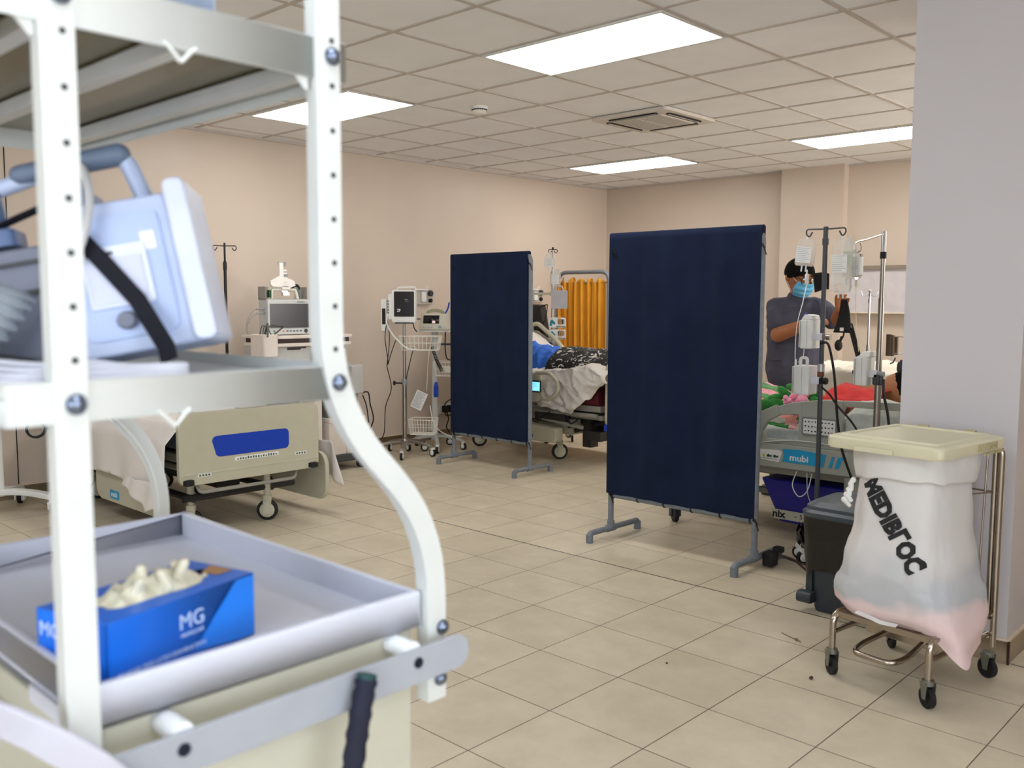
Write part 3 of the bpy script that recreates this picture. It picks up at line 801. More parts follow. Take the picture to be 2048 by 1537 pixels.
# ---- bed 2: occupied bed behind the farther screen
t = thing('hospital_bed', 'occupied hospital bed with a raised head end, partly behind the farther navy screen', 'hospital bed', (-5.7, 6.42, 0))
b = MB(); b.box(-6.42,-4.68,6.02,6.84,.47,.52); b.box(-6.42,-4.68,6.05,6.81,.40,.44); b.tube([(-6.4,6.0,.44),(-4.7,6.0,.44)],.02); b.build('bed_deck', M_bedf, t, w=1)
b = MB(); b.rbox((-5.35,6.43,.585),(1.3,.84,.14),.05,'X'); b.build('mattress', M_matt, t, w=1, bevel=.01)
b = MB(); b.plate([(-.02,.25),(.64,-.02),(.64,.10),(-.02,.37)],(-6.40,6.85,.60),(1,0,0),(0,0,1),.84)
b.M = Matrix(); o = b.build('head_section', M_matt, t, w=1)
b = MB(); b.plate(rrect(.86,.55,.07,5), (-4.62,6.43,.62),(0,1,0),(0,0,1),.04); b.build('footboard', M_bed, t, w=1, bevel=.006)
b = MB(); b.plate(rrect(.74,.5,.08,5), (-6.46,6.45,.85),(0,1,0),(0,0,1),.04); b.build('headboard', M_bed, t, w=1, bevel=.006)
b = MB(); b.box(-6.3,-5.05,6.1,6.8,.235,.33); b.build('base_cover', M_bed, t, w=1, bevel=.02)
b = MB(); b.plate([(0,.02),(.10,0),(.40,0),(.42,.03),(.42,.13),(0,.15)],(-5.52,6.04,.175),(1,0,0),(0,0,1),.10); fc = b.build('foot_cover', M_bed, t, w=1, bevel=.008)
b = MB(); b.box(-5.43,-5.36,5.936,5.939,.205,.235); b.build('blue_sticker', M_blue, fc, w=1)
b = MB(); b.rbox((-5.30,6.05,.43),(.36,.10,.12),.02,'X'); b.rbox((-5.05,6.06,.36),(.20,.08,.06),.02,'X'); b.cyl((-5.6,6.0,.40),(-4.85,6.0,.33),.016); b.build('side_mechanism', M_bedf, t, w=1, bevel=.004)
b = MB(); b.tube(bez([(-5.45,5.98,.46),(-5.42,5.95,.38),(-5.33,5.95,.34),(-5.26,5.96,.40),(-5.2,5.98,.44)],6),.005); b.tube(bez([(-5.0,5.98,.42),(-4.95,5.96,.36),(-4.88,5.97,.40)],6),.007); b.build('hanging_cable', M_black, t, w=1)
b = MB()
b.tube([(-5.1,6.15,.26),(-4.7,6.15,.38)],.022); b.tube([(-5.1,6.7,.26),(-4.7,6.7,.38)],.022); b.rbox((-4.98,6.3,.34),(.45,.10,.10),.02,'X'); b.rbox((-5.2,6.02,.40),(.35,.08,.09),.03,'X')
b.box(-4.93,-4.84,6.1,6.2,.15,.42); b.box(-4.86,-4.70,6.05,6.75,.22,.30); b.cyl((-5.0,6.04,.33),(-5.0,6.0,.33),.018)
b.build('lift_frame', M_darkmech, t, w=1)
for (x,y) in ((-5.22,6.14),(-4.86,6.66),(-6.25,6.16),(-6.25,6.72)): caster(t, x, y, .072, top=.30, rz=-.6)
RM = Matrix.Translation((.165,-.125,.014))
# foot-side siderail with control screen and loop handle
b = MB(RM)
b.plate([(0,0),(.36,0),(.38,.04),(.38,.22),(.30,.26),(0,.26)],(-5.76,6.0,.52),(1,0,0),(0,0,1),.035)
o = b.build('siderail', M_bed, t, w=1, bevel=.008)
b = MB(RM); b.tube(fillet([(-5.42,5.98,.765),(-5.27,5.98,.775),(-5.17,5.98,.70),(-5.17,5.98,.62),(-5.27,5.98,.545),(-5.33,5.98,.55),(-5.37,5.98,.63),(-5.36,5.98,.72),(-5.42,5.98,.765)],.03,4), .017, 12); b.build('grab_handle', M_bed, o, w=1)
b = MB(RM); b.box(-5.60,-5.345,5.964,5.97,.60,.705); p = b.build('control_panel', M_dkgrey, o, w=1)
b = MB(RM); b.box(-5.56,-5.36,5.961,5.964,.615,.69); p2 = b.build('control_screen', emis('cyan_lcd', (.10,.55,.75), 1.1), o, w=1)
b = MB(RM); b.text('STEEL BLU', .001, (0,0,0),(1,0,0),(0,0,1)) if False else [b.box(-5.45,-5.45+q,5.9605,5.961,.675-.012*k,.678-.012*k) for k,q in enumerate((.06,.05,.06,.03))]
b.build('screen_text', mat('pale_screen_text', (200,236,246), .4), p2, w=1)
# head-side far siderail
def hr(y):
    b = MB(); b.tube(fillet([(-6.20,y,.86),(-6.20,y,1.15),(-6.12,y,1.175),(-5.88,y,1.02),(-5.77,y,.92),(-5.75,y,.80),(-6.20,y,.72)],.05,5)+[], .022, 12)
    b.plate([(0,0),(.37,.03),(.36,.10),(.25,.20),(.06,.30),(0,.30)],(-6.18,y+.01,.80),(1,0,0),(0,0,1),.02)
    o = b.build('siderail', M_bed, t, w=1, bevel=.003)
    b = MB(); b.box(-5.98,-5.92,y-.014,y-.011,.93,.99); b.build('blue_sticker', M_blue, o, w=1)
hr(6.84)
b = MB(); b.box(-4.61,-4.56,5.98,6.04,.33,.38); b.build('blue_marker', M_blue, t, w=1)
# patient under covers
def blob(u, v, seed, A, B, C, D):
    return None
M_skin = mat('light_brown_skin', (176,122,84), .55, var=.03, scale=10, sub=.15)
b = MB()
b.cap((-6.10,6.42,1.00),(-5.95,6.42,.88),.10,.11); b.cap((-5.95,6.42,.84),(-5.5,6.42,.76),.11,.11)
b.cap((-6.1,6.26,.98),(-5.80,6.22,.76),.05,.04); b.cap((-5.80,6.22,.76),(-5.50,6.26,.76),.04,.035)
b.ball((-6.25,6.42,1.20),(.10,.085,.12)); b.cap((-6.22,6.42,1.15),(-6.15,6.42,1.08),.06,.06)
b.cap((-5.5,6.33,.76),(-5.05,6.33,.80),.085,.065); b.cap((-5.05,6.33,.80),(-4.75,6.33,.70),.06,.05)
b.cap((-5.5,6.51,.76),(-5.05,6.51,.80),.085,.065); b.cap((-5.05,6.51,.80),(-4.75,6.51,.70),.06,.05)
pat = b.build('person', M_skin, remesh=.02, smooth=4)
tag(pat, 'patient lying propped up under a blue gown in the farther occupied bed', 'person')
b = MB()
def gown(u, v):
    x = -6.0+u*.74; a = PI*(v*1.1-.05)
    r = .235-.03*u
    y = 6.42-math.cos(a)*.33; z = .715+.07*(1-u)+math.sin(a)*(r)
    return (x+.02*N3(x*6,y*6,1), y+.012*N3(x*9,y*9,2), z+.026*N3(x*7,y*7,0)+.034*wr(x*2,y*2,3))
b.grid(gown, 50, 40)
b.build('gown', mat('blue_gown_cloth', (42,110,218), .7, var=.06, scale=10, bump=.15, bscale=30), pat, w=1, solid=.002, sharp=80)
def pattern_mat(name, c1, c2, sc, th=.5):
    m = bpy.data.materials.new(name); m.use_nodes = True; nt = m.node_tree; b = nt.nodes['Principled BSDF']
    tc = nt.nodes.new('ShaderNodeTexCoord'); n = nt.nodes.new('ShaderNodeTexNoise'); n.inputs['Scale'].default_value = sc; n.inputs['Detail'].default_value = 6; n.inputs['Distortion'].default_value = 1.2
    r = nt.nodes.new('ShaderNodeValToRGB'); r.color_ramp.elements[0].position = th; r.color_ramp.elements[1].position = th+.03
    r.color_ramp.elements[0].color = srgb(*c1); r.color_ramp.elements[1].color = srgb(*c2)
    nt.links.new(tc.outputs['Object'], n.inputs[0]); nt.links.new(n.outputs[0], r.inputs[0]); nt.links.new(r.outputs[0], b.inputs['Base Color'])
    b.inputs['Roughness'].default_value = .8
    return m
def bwb(u, v):
    x = -5.42+u*.80+.10*(1-v)*(1-u); a = PI*(.03+v*.94)
    y = 6.42-math.cos(a)*.37; z = .745+math.sin(a)*(.235-.02*u)
    return (x+.02*N3(y*6,x*6,1), y, z+.022*N3(x*8,y*8,5)+.01*N3(x*20,y*20,3))
b = MB(); b.grid(bwb, 50, 40)
tag(b.build('patterned_blanket', pattern_mat('black_white_floral', (16,15,18), (226,222,214), 21, .575), solid=.004, sharp=80), 'black blanket with white floral print over the patient, beside the ochre curtain', 'blanket')
def sh2(u, v):
    x = -5.48+u*.94; s = v*.62
    top = .80+.075*math.exp(-((x+4.78)/.22)**2)
    q_ = (x+5.48)/.94
    d = top-(.56-.10*math.sin(PI*min(1,q_*1.15))+.20*max(0,q_-.62)/.38)
    if s < .22: y = 6.30-s*1.5+.0; z = top-.02*s
    else:
        k = (s-.22)/.40; y = 5.955-.035*math.sin(PI*k)+.018*math.sin(x*17)*k; z = top-.01-k*d
    return (x, y+.014*N3(x*7,z*7,0)-.030*wr(x*1.5+z,z*1.6,3), z+.022*N3(x*5,y*8,1)+.010*math.sin(x*15+z*22)*min(1,s*3)+.014*wr(x*1.2+z*.8,z*2,7))
b = MB(); b.grid(sh2, 60, 44)
tag(b.build('bed_sheet', M_sheet, solid=.003, sharp=80), 'white sheet hanging over the side of the farther occupied bed', 'bed sheet')
def chest(u, v):
    x = -6.40+u*.66; yy = 6.06+v*.72
    z = 1.21-.30*u+.045*math.sin(PI*v)-(.12*(1-v/.12) if v < .12 else 0)
    return (x, yy+.01*N3(x*6,yy*6,2), z+.020*N3(x*6,yy*6,1)+.018*wr(x*1.5,yy*1.5,5))
b = MB(); b.grid(chest, 34, 30)
tag(b.build('bed_sheet', M_sheet, solid=.003, sharp=80), 'white sheet over the raised head end, just above the blue gown', 'bed sheet')
b = MB(); b.rbox((-6.30,6.42,.98),(.50,.66,.14),.06,'X'); b.M = Matrix()
pl = b.build('pillow', M_sheet, bevel=.03, subd=1); pl.rotation_euler = (0, .5, 0); pl.location.z = .96; pl.location.x = -6.20
tag(pl, 'white pillow behind the patient beside the raised siderail', 'pillow')

# ---- bed 3: nearest occupied bed, behind the nearest screen
t = thing('hospital_bed', 'occupied hospital bed with control pad on its grey siderail, behind the pedal bin', 'hospital bed', (-2.45, 5.4, 0))
b = MB(); b.box(-3.35,-1.30,4.96,5.84,.44,.49); b.build('bed_deck', M_bedf, t, w=1)
b = MB(); b.rbox((-2.33,5.40,.60),(2.0,.86,.16),.05,'X'); b.build('mattress', mat('mattress_pale', (168,172,160), .7), t, w=1, bevel=.01)
b = MB(); b.plate(rrect(.90,.5,.06,5), (-3.42,5.40,.62),(0,1,0),(0,0,1),.04); b.build('footboard', M_bedg, t, w=1, bevel=.006)
b = MB(); b.plate(rrect(.90,.6,.06,5), (-1.28,5.40,.80),(0,1,0),(0,0,1),.04); b.build('headboard', M_bedg, t, w=1, bevel=.006)
b = MB(); b.plate([(-.02,.38),(.60,.38),(.60,0),(.10,0)],(-2.66,4.915,.02+.0),(1,0,0),(0,0,1),.004) if False else b.plate([(0,.20),(.98,.20),(.98,-.05),(.13,-.05)],(-2.64,5.76,.155),(1,0,0),(0,0,1),.80)
b.build('blue_base_cover', mat('deep_blue_cover', (14,14,132), .35), t, w=1, bevel=.01)
b = MB(); b.plate([(0,.055),(.62,.055),(.62,0),(.02,0)],(-2.565,4.955,.125),(1,0,0),(0,0,1),.004) 
o = b.build('name_strip', mat('strip_cream', (186,186,170), .5), t, w=1)
b = MB(); b.text('nix', .06, (-2.555,4.951,.135),(1,0,0),(0,0,1),bold=.002,xs=1.1); b.text('~ 5 G ~', .04, (-2.42,4.951,.141),(1,0,0),(0,0,1)) 
b.build('lettering', M_ink, o, w=1)
b = MB(); b.box(-2.78,-1.4,4.95,5.85,.392,.44); b.tube([(-3.3,5.1,.25),(-2.6,5.1,.25)],.02); b.tube([(-3.3,5.7,.25),(-2.6,5.7,.25)],.02)
b.build('lift_frame', M_bedf, t, w=1)
for (x,y) in ((-3.20,4.90),(-3.15,5.66),(-1.5,4.98),(-1.5,5.66)): caster(t, x, y, .06, m=M_dkgrey, top=.42, rz=.9)
_pk = -1
# siderail: frame ring pieces + panel, real holes
y = 4.85
def P3(pts, th=.034): 
    global _pk; _pk += 1
    bb.plate(pts, (0,y+.03-.0005*_pk,0),(1,0,0),(0,0,1),th-.001*_pk)
bb = MB()
P3([(-2.66,.51),(-2.60,.445),(-1.76,.450),(-1.72,.49),(-1.72,.585),(-2.66,.585)])                      # bottom band
P3([(-2.66,.585),(-2.585,.585),(-2.585,.60),(-2.58,.66),(-2.655,.66)])
P3([(-2.655,.655),(-2.58,.655),(-2.545,.712),(-2.47,.755),(-2.50,.81),(-2.61,.755)])                # front sweep
P3([(-2.49,.80),(-2.47,.752),(-2.36,.765),(-2.36,.585),(-2.34,.585),(-2.34,.84),(-2.42,.825)])
P3([(-2.342,.585),(-2.105,.585),(-2.105,.86),(-2.16,.862),(-2.22,.858),(-2.342,.84)])               # panel block
P3([(-2.58,.655),(-2.585,.585),(-2.36,.585),(-2.36,.615),(-2.55,.61)])
P3([(-2.107,.835),(-1.72,.835),(-1.72,.875),(-2.107,.862)])
P3([(-2.107,.80),(-2.09,.83),(-1.72,.83),(-1.72,.84),(-2.107,.84)])
P3([(-2.107,.585),(-1.72,.585),(-1.72,.63),(-2.107,.63)]); P3([(-1.76,.58),(-1.70,.58),(-1.70,.875),(-1.76,.875)])
sr = bb.build('siderail', M_bedg, t, w=1, bevel=.005)
yf = 4.846-.0005
b = MB(); b.plate(rrect(.205,.10,.008),(-2.235,yf,.705),(1,0,0),(0,0,1),.002); o = b.build('control_pad', mat('pad_frame', (128,130,130), .4), sr, w=1)
b = MB(); b.plate(rrect(.185,.084,.005),(-2.235,yf-.002,.705),(1,0,0),(0,0,1),.001)
b.m = 1
for i in range(9):
    for j in range(3):
        cx = -2.315+i*.0195; cz = .731-j*.026
        k = (i*7+j*5) % 4
        if k == 0: b.plate([(-.006,-.005),(.006,-.005),(0,.006)],(cx,yf-.003,cz),(1,0,0),(0,0,1),.0006)
        elif k == 1: b.plate([(-.006,.005),(0,-.006),(.006,.005)],(cx,yf-.003,cz),(1,0,0),(0,0,1),.0006)
        elif k == 2: b.plate(rrect(.012,.004,.001),(cx,yf-.003,cz),(1,0,0),(0,0,1),.0006)
        else: b.plate(rrect(.009,.009,.004),(cx,yf-.003,cz),(1,0,0),(0,0,1),.0006)
b.build('keys', [M_label, M_ink], o, w=1)
b = MB(); b.tube(bez([(-2.62,4.845,.575),(-2.5,4.845,.600),(-2.34,4.845,.617),(-2.1,4.845,.612),(-1.75,4.845,.606)],8),.0025); b.build('pin_line', M_white, sr, w=1)
b = MB(); b.plate([(0,.005),(.02,-.055),(.13,-.060),(.15,0),(.13,.01)],(-2.60,yf,.540),(1,0,0),(0,0,1),.0015); o = b.build('warning_sticker', M_label, sr, w=1)
b = MB()
b.plate([(0,0),(.022,0),(.011,.022)],(-2.575,yf-.0015,.502),(1,0,0),(0,0,1),.0006)
b.m = 1
for k in range(2): b.plate([(0,0),(.03,.002),(.032,.014),(.02,.010),(.01,.018),(0,.012)],(-2.545+k*.04,yf-.0015,.504),(1,0,0),(0,0,1),.0006)
b.box(-2.575,-2.48,yf-.0025,yf-.0015,.494,.496)
b.build('warning_symbols', [mat('warning_yellow', (208,204,70), .5), mat('dark_green_print', (36,70,60), .5)], o, w=1)
b = MB(); b.plate([(0,.015),(.10,.02),(.26,.01),(.245,-.062),(.0,-.058),(.01,-.02)],(-2.450,yf,.545),(1,0,0),(0,0,1),.0015)
b.plate([(0,0),(.018,.062),(.034,.064),(.020,.002)],(-2.175,yf,.485),(1,0,0),(0,0,1),.0015); b.plate([(0,0),(.020,.066),(.05,.068),(.024,.002)],(-2.14,yf,.483),(1,0,0),(0,0,1),.0015)
o = b.build('brand_sticker', M_cyan, sr, w=1)
b = MB(); b.text('mubi', .050, (-2.405,yf-.0015,.500),(1,0,0),(0,0,1),bold=.0012,xs=1.15); b.build('lettering', M_label, o, w=1)
b = MB(); b.tube(arc((0,0,0),1,0,0,1,(1,0,0),(0,1,0)),.001) if False else b.tube(bez([(-2.36,4.85,.44),(-2.38,4.84,.36),(-2.34,4.84,.30),(-2.29,4.84,.34),(-2.27,4.85,.44)],6),.003)
b.tube(bez([(-2.30,4.85,.44),(-2.28,4.84,.30),(-2.2,4.84,.22),(-2.1,4.84,.22)],6),.002)
b.build('thin_cable', M_white, t, w=1)
b = MB(); b.box(-2.10,-1.95,4.88,4.95,.29,.44); o = b.build('side_controller', M_bedg, t, w=1, bevel=.005)
b = MB(); b.box(-2.07,-2.00,4.878,4.880,.31,.36); b.m = 1; b.plate([(0,0),(.036,0),(.018,.024)],(-2.053,4.8778,.322),(1,0,0),(0,0,1),.0006)
b.build('arrow_sticker', [mat('pale_lavender_label',(196,200,222),.5), M_ink], o, w=1)
# bedding of bed 3
def sh3(u, v):
    x = -2.82+u*1.42; s = v
    y = 4.905+s*.95; z = .70+.02*math.sin(s*PI)+(.150*min(1,max(0,(x+2.2)/.12))*(1-min(1,max(0,s-.15)/.1)))
    if s < .1: z = z-(.1-s)*1.6; y = 4.905+.02*s
    return (x, y, z+.018*N3(x*7,y*6,0)+.016*wr(x*2,y*2,3))
b = MB(); b.grid(sh3, 60, 30)
tag(b.build('bed_sheet', mat('grey_white_sheet', (206,212,206), .85, var=.12, scale=20, bump=.2, bscale=40), solid=.002, sharp=80), 'pale printed sheet seen through the grey siderail holes', 'bed sheet')
M_green = mat('blanket_green', (38,128,44), .85, var=.35, scale=20, bump=.4, bscale=70, sheen=.3)
M_pink = mat('blanket_pink', (236,120,160), .85, rgb2=(250,176,196), scale=25, bump=.4, bscale=70, sheen=.3)
M_pink2 = mat('blanket_pale_pink', (240,188,180), .85, rgb2=(236,150,140), scale=10, bump=.3, bscale=70)
def flb(u, v):
    x = -3.3+u*1.02; y = 4.94+v*.80
    z = .72+.11*math.sin(PI*v)**.7+.03*math.sin(u*5)
    if v < .12: z = .72-.06*(1-v/.12)
    return (x, y, z+.04*N3(x*5,y*5,2)+.016*N3(x*14,y*14,1))
b = MB(); b.grid(flb, 60, 40)
for k, f in enumerate(b.f):
    p = b.v[f[0]]
    n_ = N3(p.x*4.2, p.y*4.2, 9)+.5*N3(p.x*11,p.y*11,4)
    b.mi[k] = 0 if n_ < .02 else 1 if n_ < .30 else 2
bl = b.build('floral_blanket', [M_green, M_pink2, M_pink], solid=.01, sharp=80)
tag(bl, 'plush green and pink rose blanket behind the grey siderail', 'blanket')
# printed rose and leaves as raised plush on the blanket
b = MB()
for k in range(26):
    a = k*2.399; r = .0155*math.sqrt(k)+.004
    c_ = Vector((-2.40+r*math.cos(a), 4.915+.02*math.cos(k)-.015*r, .815+r*math.sin(a)*.72))
    b.ball(c_, (.026-.0004*k,.014,.020), 10, 6, Matrix.Rotation(a,3,'Y').to_4x4())
b.build('rose_print', M_pink, bl, w=1)
b = MB()
for (cx,cz,rx,rz_,a) in ((-2.52,.80,.075,.034,.3),(-2.56,.83,.06,.03,-.4),(-2.50,.865,.06,.028,.7),(-2.45,.90,.055,.025,.2),(-2.42,.925,.05,.022,-.3),(-2.31,.82,.04,.045,.1),(-2.37,.90,.05,.03,1.0),(-2.33,.87,.04,.035,-.6),(-2.60,.79,.05,.04,.2)):
    b.ball((cx,4.93+.4*(cz-.8),cz),(rx,.02,rz_),14,8,Matrix.Rotation(a,3,'Y').to_4x4())
b.build('leaf_print', M_green, bl, w=1)
# patient in bed 3: torso under red cloth, arm, head at the column side
b = MB()
b.cap((-2.75,5.35,.70),(-2.30,5.35,.73),.10,.12); b.cap((-2.2,5.35,.86),(-2.05,5.35,.88),.06,.06); b.ball((-1.98,5.35,.90),(.12,.085,.10))
b.cap((-2.31,5.04,.84),(-2.20,5.10,.78),.036,.046); b.cap((-2.20,5.10,.80),(-2.26,5.3,.82),.04,.05)
b.rbox((-2.33,5.03,.845),(.075,.05,.05),.02)
for k in range(4): b.cap((-2.36,5.01+.018*k,.852),(-2.41,5.005+.019*k,.840),.010,.008,8); 
b.cap((-2.33,5.0,.85),(-2.36,4.985,.838),.010,.008,8)
b.cap((-3.1,5.3,.68),(-2.6,5.3,.70),.05,.08); b.cap((-3.1,5.5,.68),(-2.6,5.42,.70),.05,.08)
p3 = b.build('person', M_skin, remesh=.012, smooth=3)
tag(p3, 'patient lying in the bed behind the grey siderail, wearing red, head toward the column', 'person')
b = MB(); b.ball((-1.94,5.36,.915),(.12,.098,.108)); b.build('hair', mat('black_hair', (12,10,10), .5), p3, w=1)
def red(u, v):
    x = -2.30+u*.29; y = 4.96+v*.55
    return (x, y, .845+.07*math.sin(PI*v)+.02*N3(x*9,y*7,0)-.02*u+.008*N3(x*24,y*22,0)-(.02 if v<.05 else 0))
b = MB(); b.grid(red, 34, 26)
b.build('red_shirt', mat('red_cloth', (206,44,44), .8, var=.08, bump=.1), p3, w=1, solid=.003, sharp=80)
# bed 4 beyond
t = thing('hospital_bed', 'bed under a white sheet behind the standing person, beyond the poles', 'hospital bed', (-2.5, 7.2, 0))
b = MB(); b.rbox((-2.4,7.25,.48),(1.9,.84,.16),.04,'X'); b.build('mattress', mat('mattress_blue_grey2', (90,98,118), .7), t, w=1)
b = MB(); b.box(-3.3,-1.5,6.9,7.6,.28,.40); b.build('bed_deck', M_bedf, t, w=1)
b = MB(); b.plate(rrect(.86,.5,.06,5), (-1.44,7.25,.62),(0,1,0),(0,0,1),.04); b.build('headboard', M_bed, t, w=1)
for (x,y) in ((-3.1,7.0),(-3.1,7.5),(-1.6,7.0),(-1.6,7.5)): caster(t, x, y, .06, top=.30)
def sh4(u, v):
    x = -3.40+u*1.9; s = v*1.5
    if s < .5: y = 6.81-.02*math.sin(x*11); z = .88-(.5-s)*1.05
    else: y = 6.82+(s-.5)*.86; z = .89
    return (x, y+.01*N3(x*5,z*5,1), z+.03*N3(x*3,y*3,0)+.022*wr(x*1.2,y*1.2+z,2)-.10*max(0,u-.75)*2)
b = MB(); b.grid(sh4, 50, 40)
tag(b.build('bed_sheet', mat('cream_white_sheet', (232,226,212), .85, var=.03, bump=.15, bscale=25), solid=.003, sharp=80), 'white sheet over the bed beyond the standing person', 'bed sheet')
# ================================================================ MEDICAL DEVICES ON STANDS (left wall)
def wire_basket(parent, cx, cy, z0, z1, wx, wy, rz=0, name='wire_basket', n=9, m=None):
    M = Matrix.Translation((cx,cy,0)) @ Matrix.Rotation(rz,4,'Z')
    b = MB(M); r = .0018
    for k, z in enumerate((z0, (z0+z1)/2, z1)):
        q = .88+.12*(z-z0)/(z1-z0)
        b.tube([(p[0]*q,p[1]*q,z) for p in rrect(wx,wy,.03,3)], r*(1.5 if k == 2 else 1), 6, closed=True)
    for k in range(n):
        u = -.5+(k+.5)/n
        b.tube([(u*wx,-wy/2,z1),(u*wx*.88,-wy/2*.88,z0),(u*wx*.88,wy/2*.88,z0),(u*wx,wy/2,z1)], r*.8, 5)
        b.tube([(-wx/2,u*wy,z1),(-wx/2*.88,u*wy*.88,z0),(wx/2*.88,u*wy*.88,z0),(wx/2,u*wy,z1)], r*.8, 5)
    return b.build(name, m or mat('white_wire', (232,230,220), .4), parent, w=1)
def star_base(parent, x, y, R, n=5, a0=.3, m=None, hub=.03):
    b = MB()
    for k in range(n):
        a = a0+2*PI*k/n; c_, s_ = math.cos(a), math.sin(a)
        P = [(x+c_*hub*.5,y+s_*hub*.5,.125),(x+c_*R*.5,y+s_*R*.5,.120),(x+c_*R,y+s_*R,.088)]
        b.tube(bez(P,4), 0, flat=(.034,.022,(0,0,1)))
    b.cyl((x,y,.09),(x,y,.15),.042,.034,20)
    o = b.build('base', m or M_steel, parent, w=1, bevel=.004)
    for k in range(n):
        a = a0+2*PI*k/n; cx, cy = x+math.cos(a)*R, y+math.sin(a)*R
        q = MB(Matrix.Translation((cx,cy,0)) @ Matrix.Rotation(.6+k,4,'Z'))
        q.lathe([(.028,-.012),(.036,-.009),(.036,.009),(.028,.012)],(0,0,.036),22,(1,0,0)); q.m = 1
        q.lathe([(0,-.016),(.020,-.015),(.026,-.010),(.026,.010),(.020,.015),(0,.016)],(0,0,.036),22,(1,0,0))
        q.rbox((0,0,.072),(.030,.036,.022),.006)
        q.build('caster', [M_black, M_white], parent, w=1)
    return o
# ---- monitor stand 1
FX = Vector((.87,-.49,0))   # direction the devices face (towards the room)
t = thing('monitor_stand', 'tall steel stand carrying the portrait monitor that reads 29, wire baskets on its pole', 'monitor stand', (-6.36,5.32,0))
star_base(t, -6.36,5.32,.27, a0=-.80)
b = MB(); b.cyl((-6.36,5.32,.14),(-6.36,5.32,.68),.021); b.build('lower_pole', M_steel, t, w=1)
b = MB(); b.cyl((-6.36,5.32,.66),(-6.36,5.32,1.19),.014); b.build('upper_pole', M_steel, t, w=1)
b = MB(); b.cyl((-6.36,5.32,.64),(-6.36,5.32,.69),.026); b.build('collar', M_grey, t, w=1)
b = MB(); b.cyl((-6.36,5.30,.655),(-6.42,5.26,.655),.007); b.lathe([(.008,0),(.02,.004),(.02,.018),(.01,.022)],(-6.415,5.262,.655),14,(-.8,-.55,0)); b.build('clamp_knob', M_black, t, w=1)
wire_basket(t, -6.23,5.40, .955,1.08,.36,.18,.62)
wire_basket(t, -6.22,5.42, .20,.335,.24,.20,.62)
b = MB(); b.rbox((-6.36,5.32,1.195),(.16,.12,.012),.01,rz=.9); b.build('tilt_plate', M_dkgrey, t, w=1)
def frame_of(face_ang):
    # local frame: x right across the face, -y out of the face
    return Matrix.Rotation(face_ang,4,'Z')
ang = math.atan2(.70,.72)-.08
t = thing('patient_monitor', 'white portrait patient monitor with a dark screen reading 29', 'monitor', (-6.355,5.32,1.20), ang)
t.scale = (.80,.85,.95)
b = MB(); b.rbox((0,.0,.150),(.270,.075,.305),.02,'Y'); b.rbox((-.155,.02,.145),(.05,.09,.24),.012,'Y'); bo = b.build('housing', M_white, t, bevel=.008)
b = MB(); b.rbox((.004,-.0385,.172),(.225,.004,.235),.006,'Y'); sc = b.build('screen', M_scr_dark, t)
b = MB(); b.text('29', .040, (-.075,-.0415,.10),(1,0,0),(0,0,1)); b.text('77', .034, (-.080,-.0412,.20),(1,0,0),(0,0,1)) if False else None
b.build('reading', emis('dim_white_reading', (.5,.52,.5), .35), sc)
b = MB(); b.box(.01,.05,-.0412,-.0405,.215,.217); b.box(.01,.06,-.0412,-.0405,.20,.201)
b.build('trace', emis('dim_green_trace', (.18,.24,.12), .2), sc)
for k in range(5):
    b = MB(); b.cyl((-.175,-.026,.09+.027*k),(-.175,-.032,.09+.027*k),.007); b.build('port', M_dkgrey, t)
b = MB(); b.tube(fillet([(-.08,.0,.30),(-.07,.0,.325),(.12,.0,.33),(.135,0,.30)],.015),.009); b.build('handle', M_white, t)
b = MB(); b.rbox((-.235,.05,.07),(.06,.08,.30),.015,'Y'); b.m = 1; b.box(-.255,-.215,.008,.0105,-.02,.13)
tag(b.build('module', [M_white, M_scr_dark], t, bevel=.004), 'x', 'x') if False else b.build('side_module', [M_white, M_scr_dark], t, bevel=.004)
b = MB(); b.tube(bez([(-.18,-.03,.08),(-.19,-.05,.0),(-.14,-.06,-.09),(-.06,-.12,-.16),(.06,-.14,-.24),(.16,-.12,-.25)],7),.009); b.build('pressure_hose', M_white, t)
b = MB(); b.tube(bez([(-.2,.02,.02),(-.22,.0,-.15),(-.19,.0,-.36),(-.20,.0,-.42),(-.15,-.02,-.62),(-.22,0,-.80),(-.24,.0,-1.05),(-.3,.02,-1.13)],8),.005)
b.tube(bez([(-.2,.02,.02),(-.17,.0,-.15),(-.20,.0,-.40)],8),.005); b.tube(bez([(-.1,.05,-.15),(-.16,.02,-.3),(-.19,.0,-.40)],6),.005)
b.tube(bez([(.10,.0,-.24),(.02,.03,-.5),(-.03,.05,-.75),(-.02,.05,-1.08)],7),.005)
b.build('cable', M_black, t)
# ---- monitor stand 2
t = thing('monitor_stand', 'pale grey rolling stand carrying the small vital signs monitor, right beside the farther navy screen', 'monitor stand', (-6.42,5.74,0))
star_base(t, -6.42,5.74,.27, m=mat('base_light_grey',(176,176,172),.45), a0=-.65)
b = MB(); b.rbox((-6.42,5.74,.62),(.055,.04,1.0),.008,rz=.75); b.build('pole', mat('pole_light_grey',(186,184,178),.4), t, w=1)
b = MB(); b.rbox((-6.40,5.73,1.115),(.28,.17,.016),.02,rz=.72); b.build('top_plate', mat('plate_light_grey',(196,194,186),.4), t, w=1)
wire_basket(t, -6.27,5.80, .70,.83,.30,.18,.62)
b = MB(); b.cyl((-6.30,5.84,.99),(-6.10,5.90,.99),.014); b.cyl((-6.42,5.74,.99),(-6.30,5.84,.99),.01); b.build('handle_bar', M_dkgrey, t, w=1)
b = MB(); b.lathe([(.02,0),(.022,.01),(.022,.10),(.018,.11),(.012,.14),(0,.14)],(-6.36,5.70,.50),12); 
for k in range(5): b.lathe([(.022,0),(.026,.004),(.022,.008)],(-6.36,5.70,.515+.02*k),12)
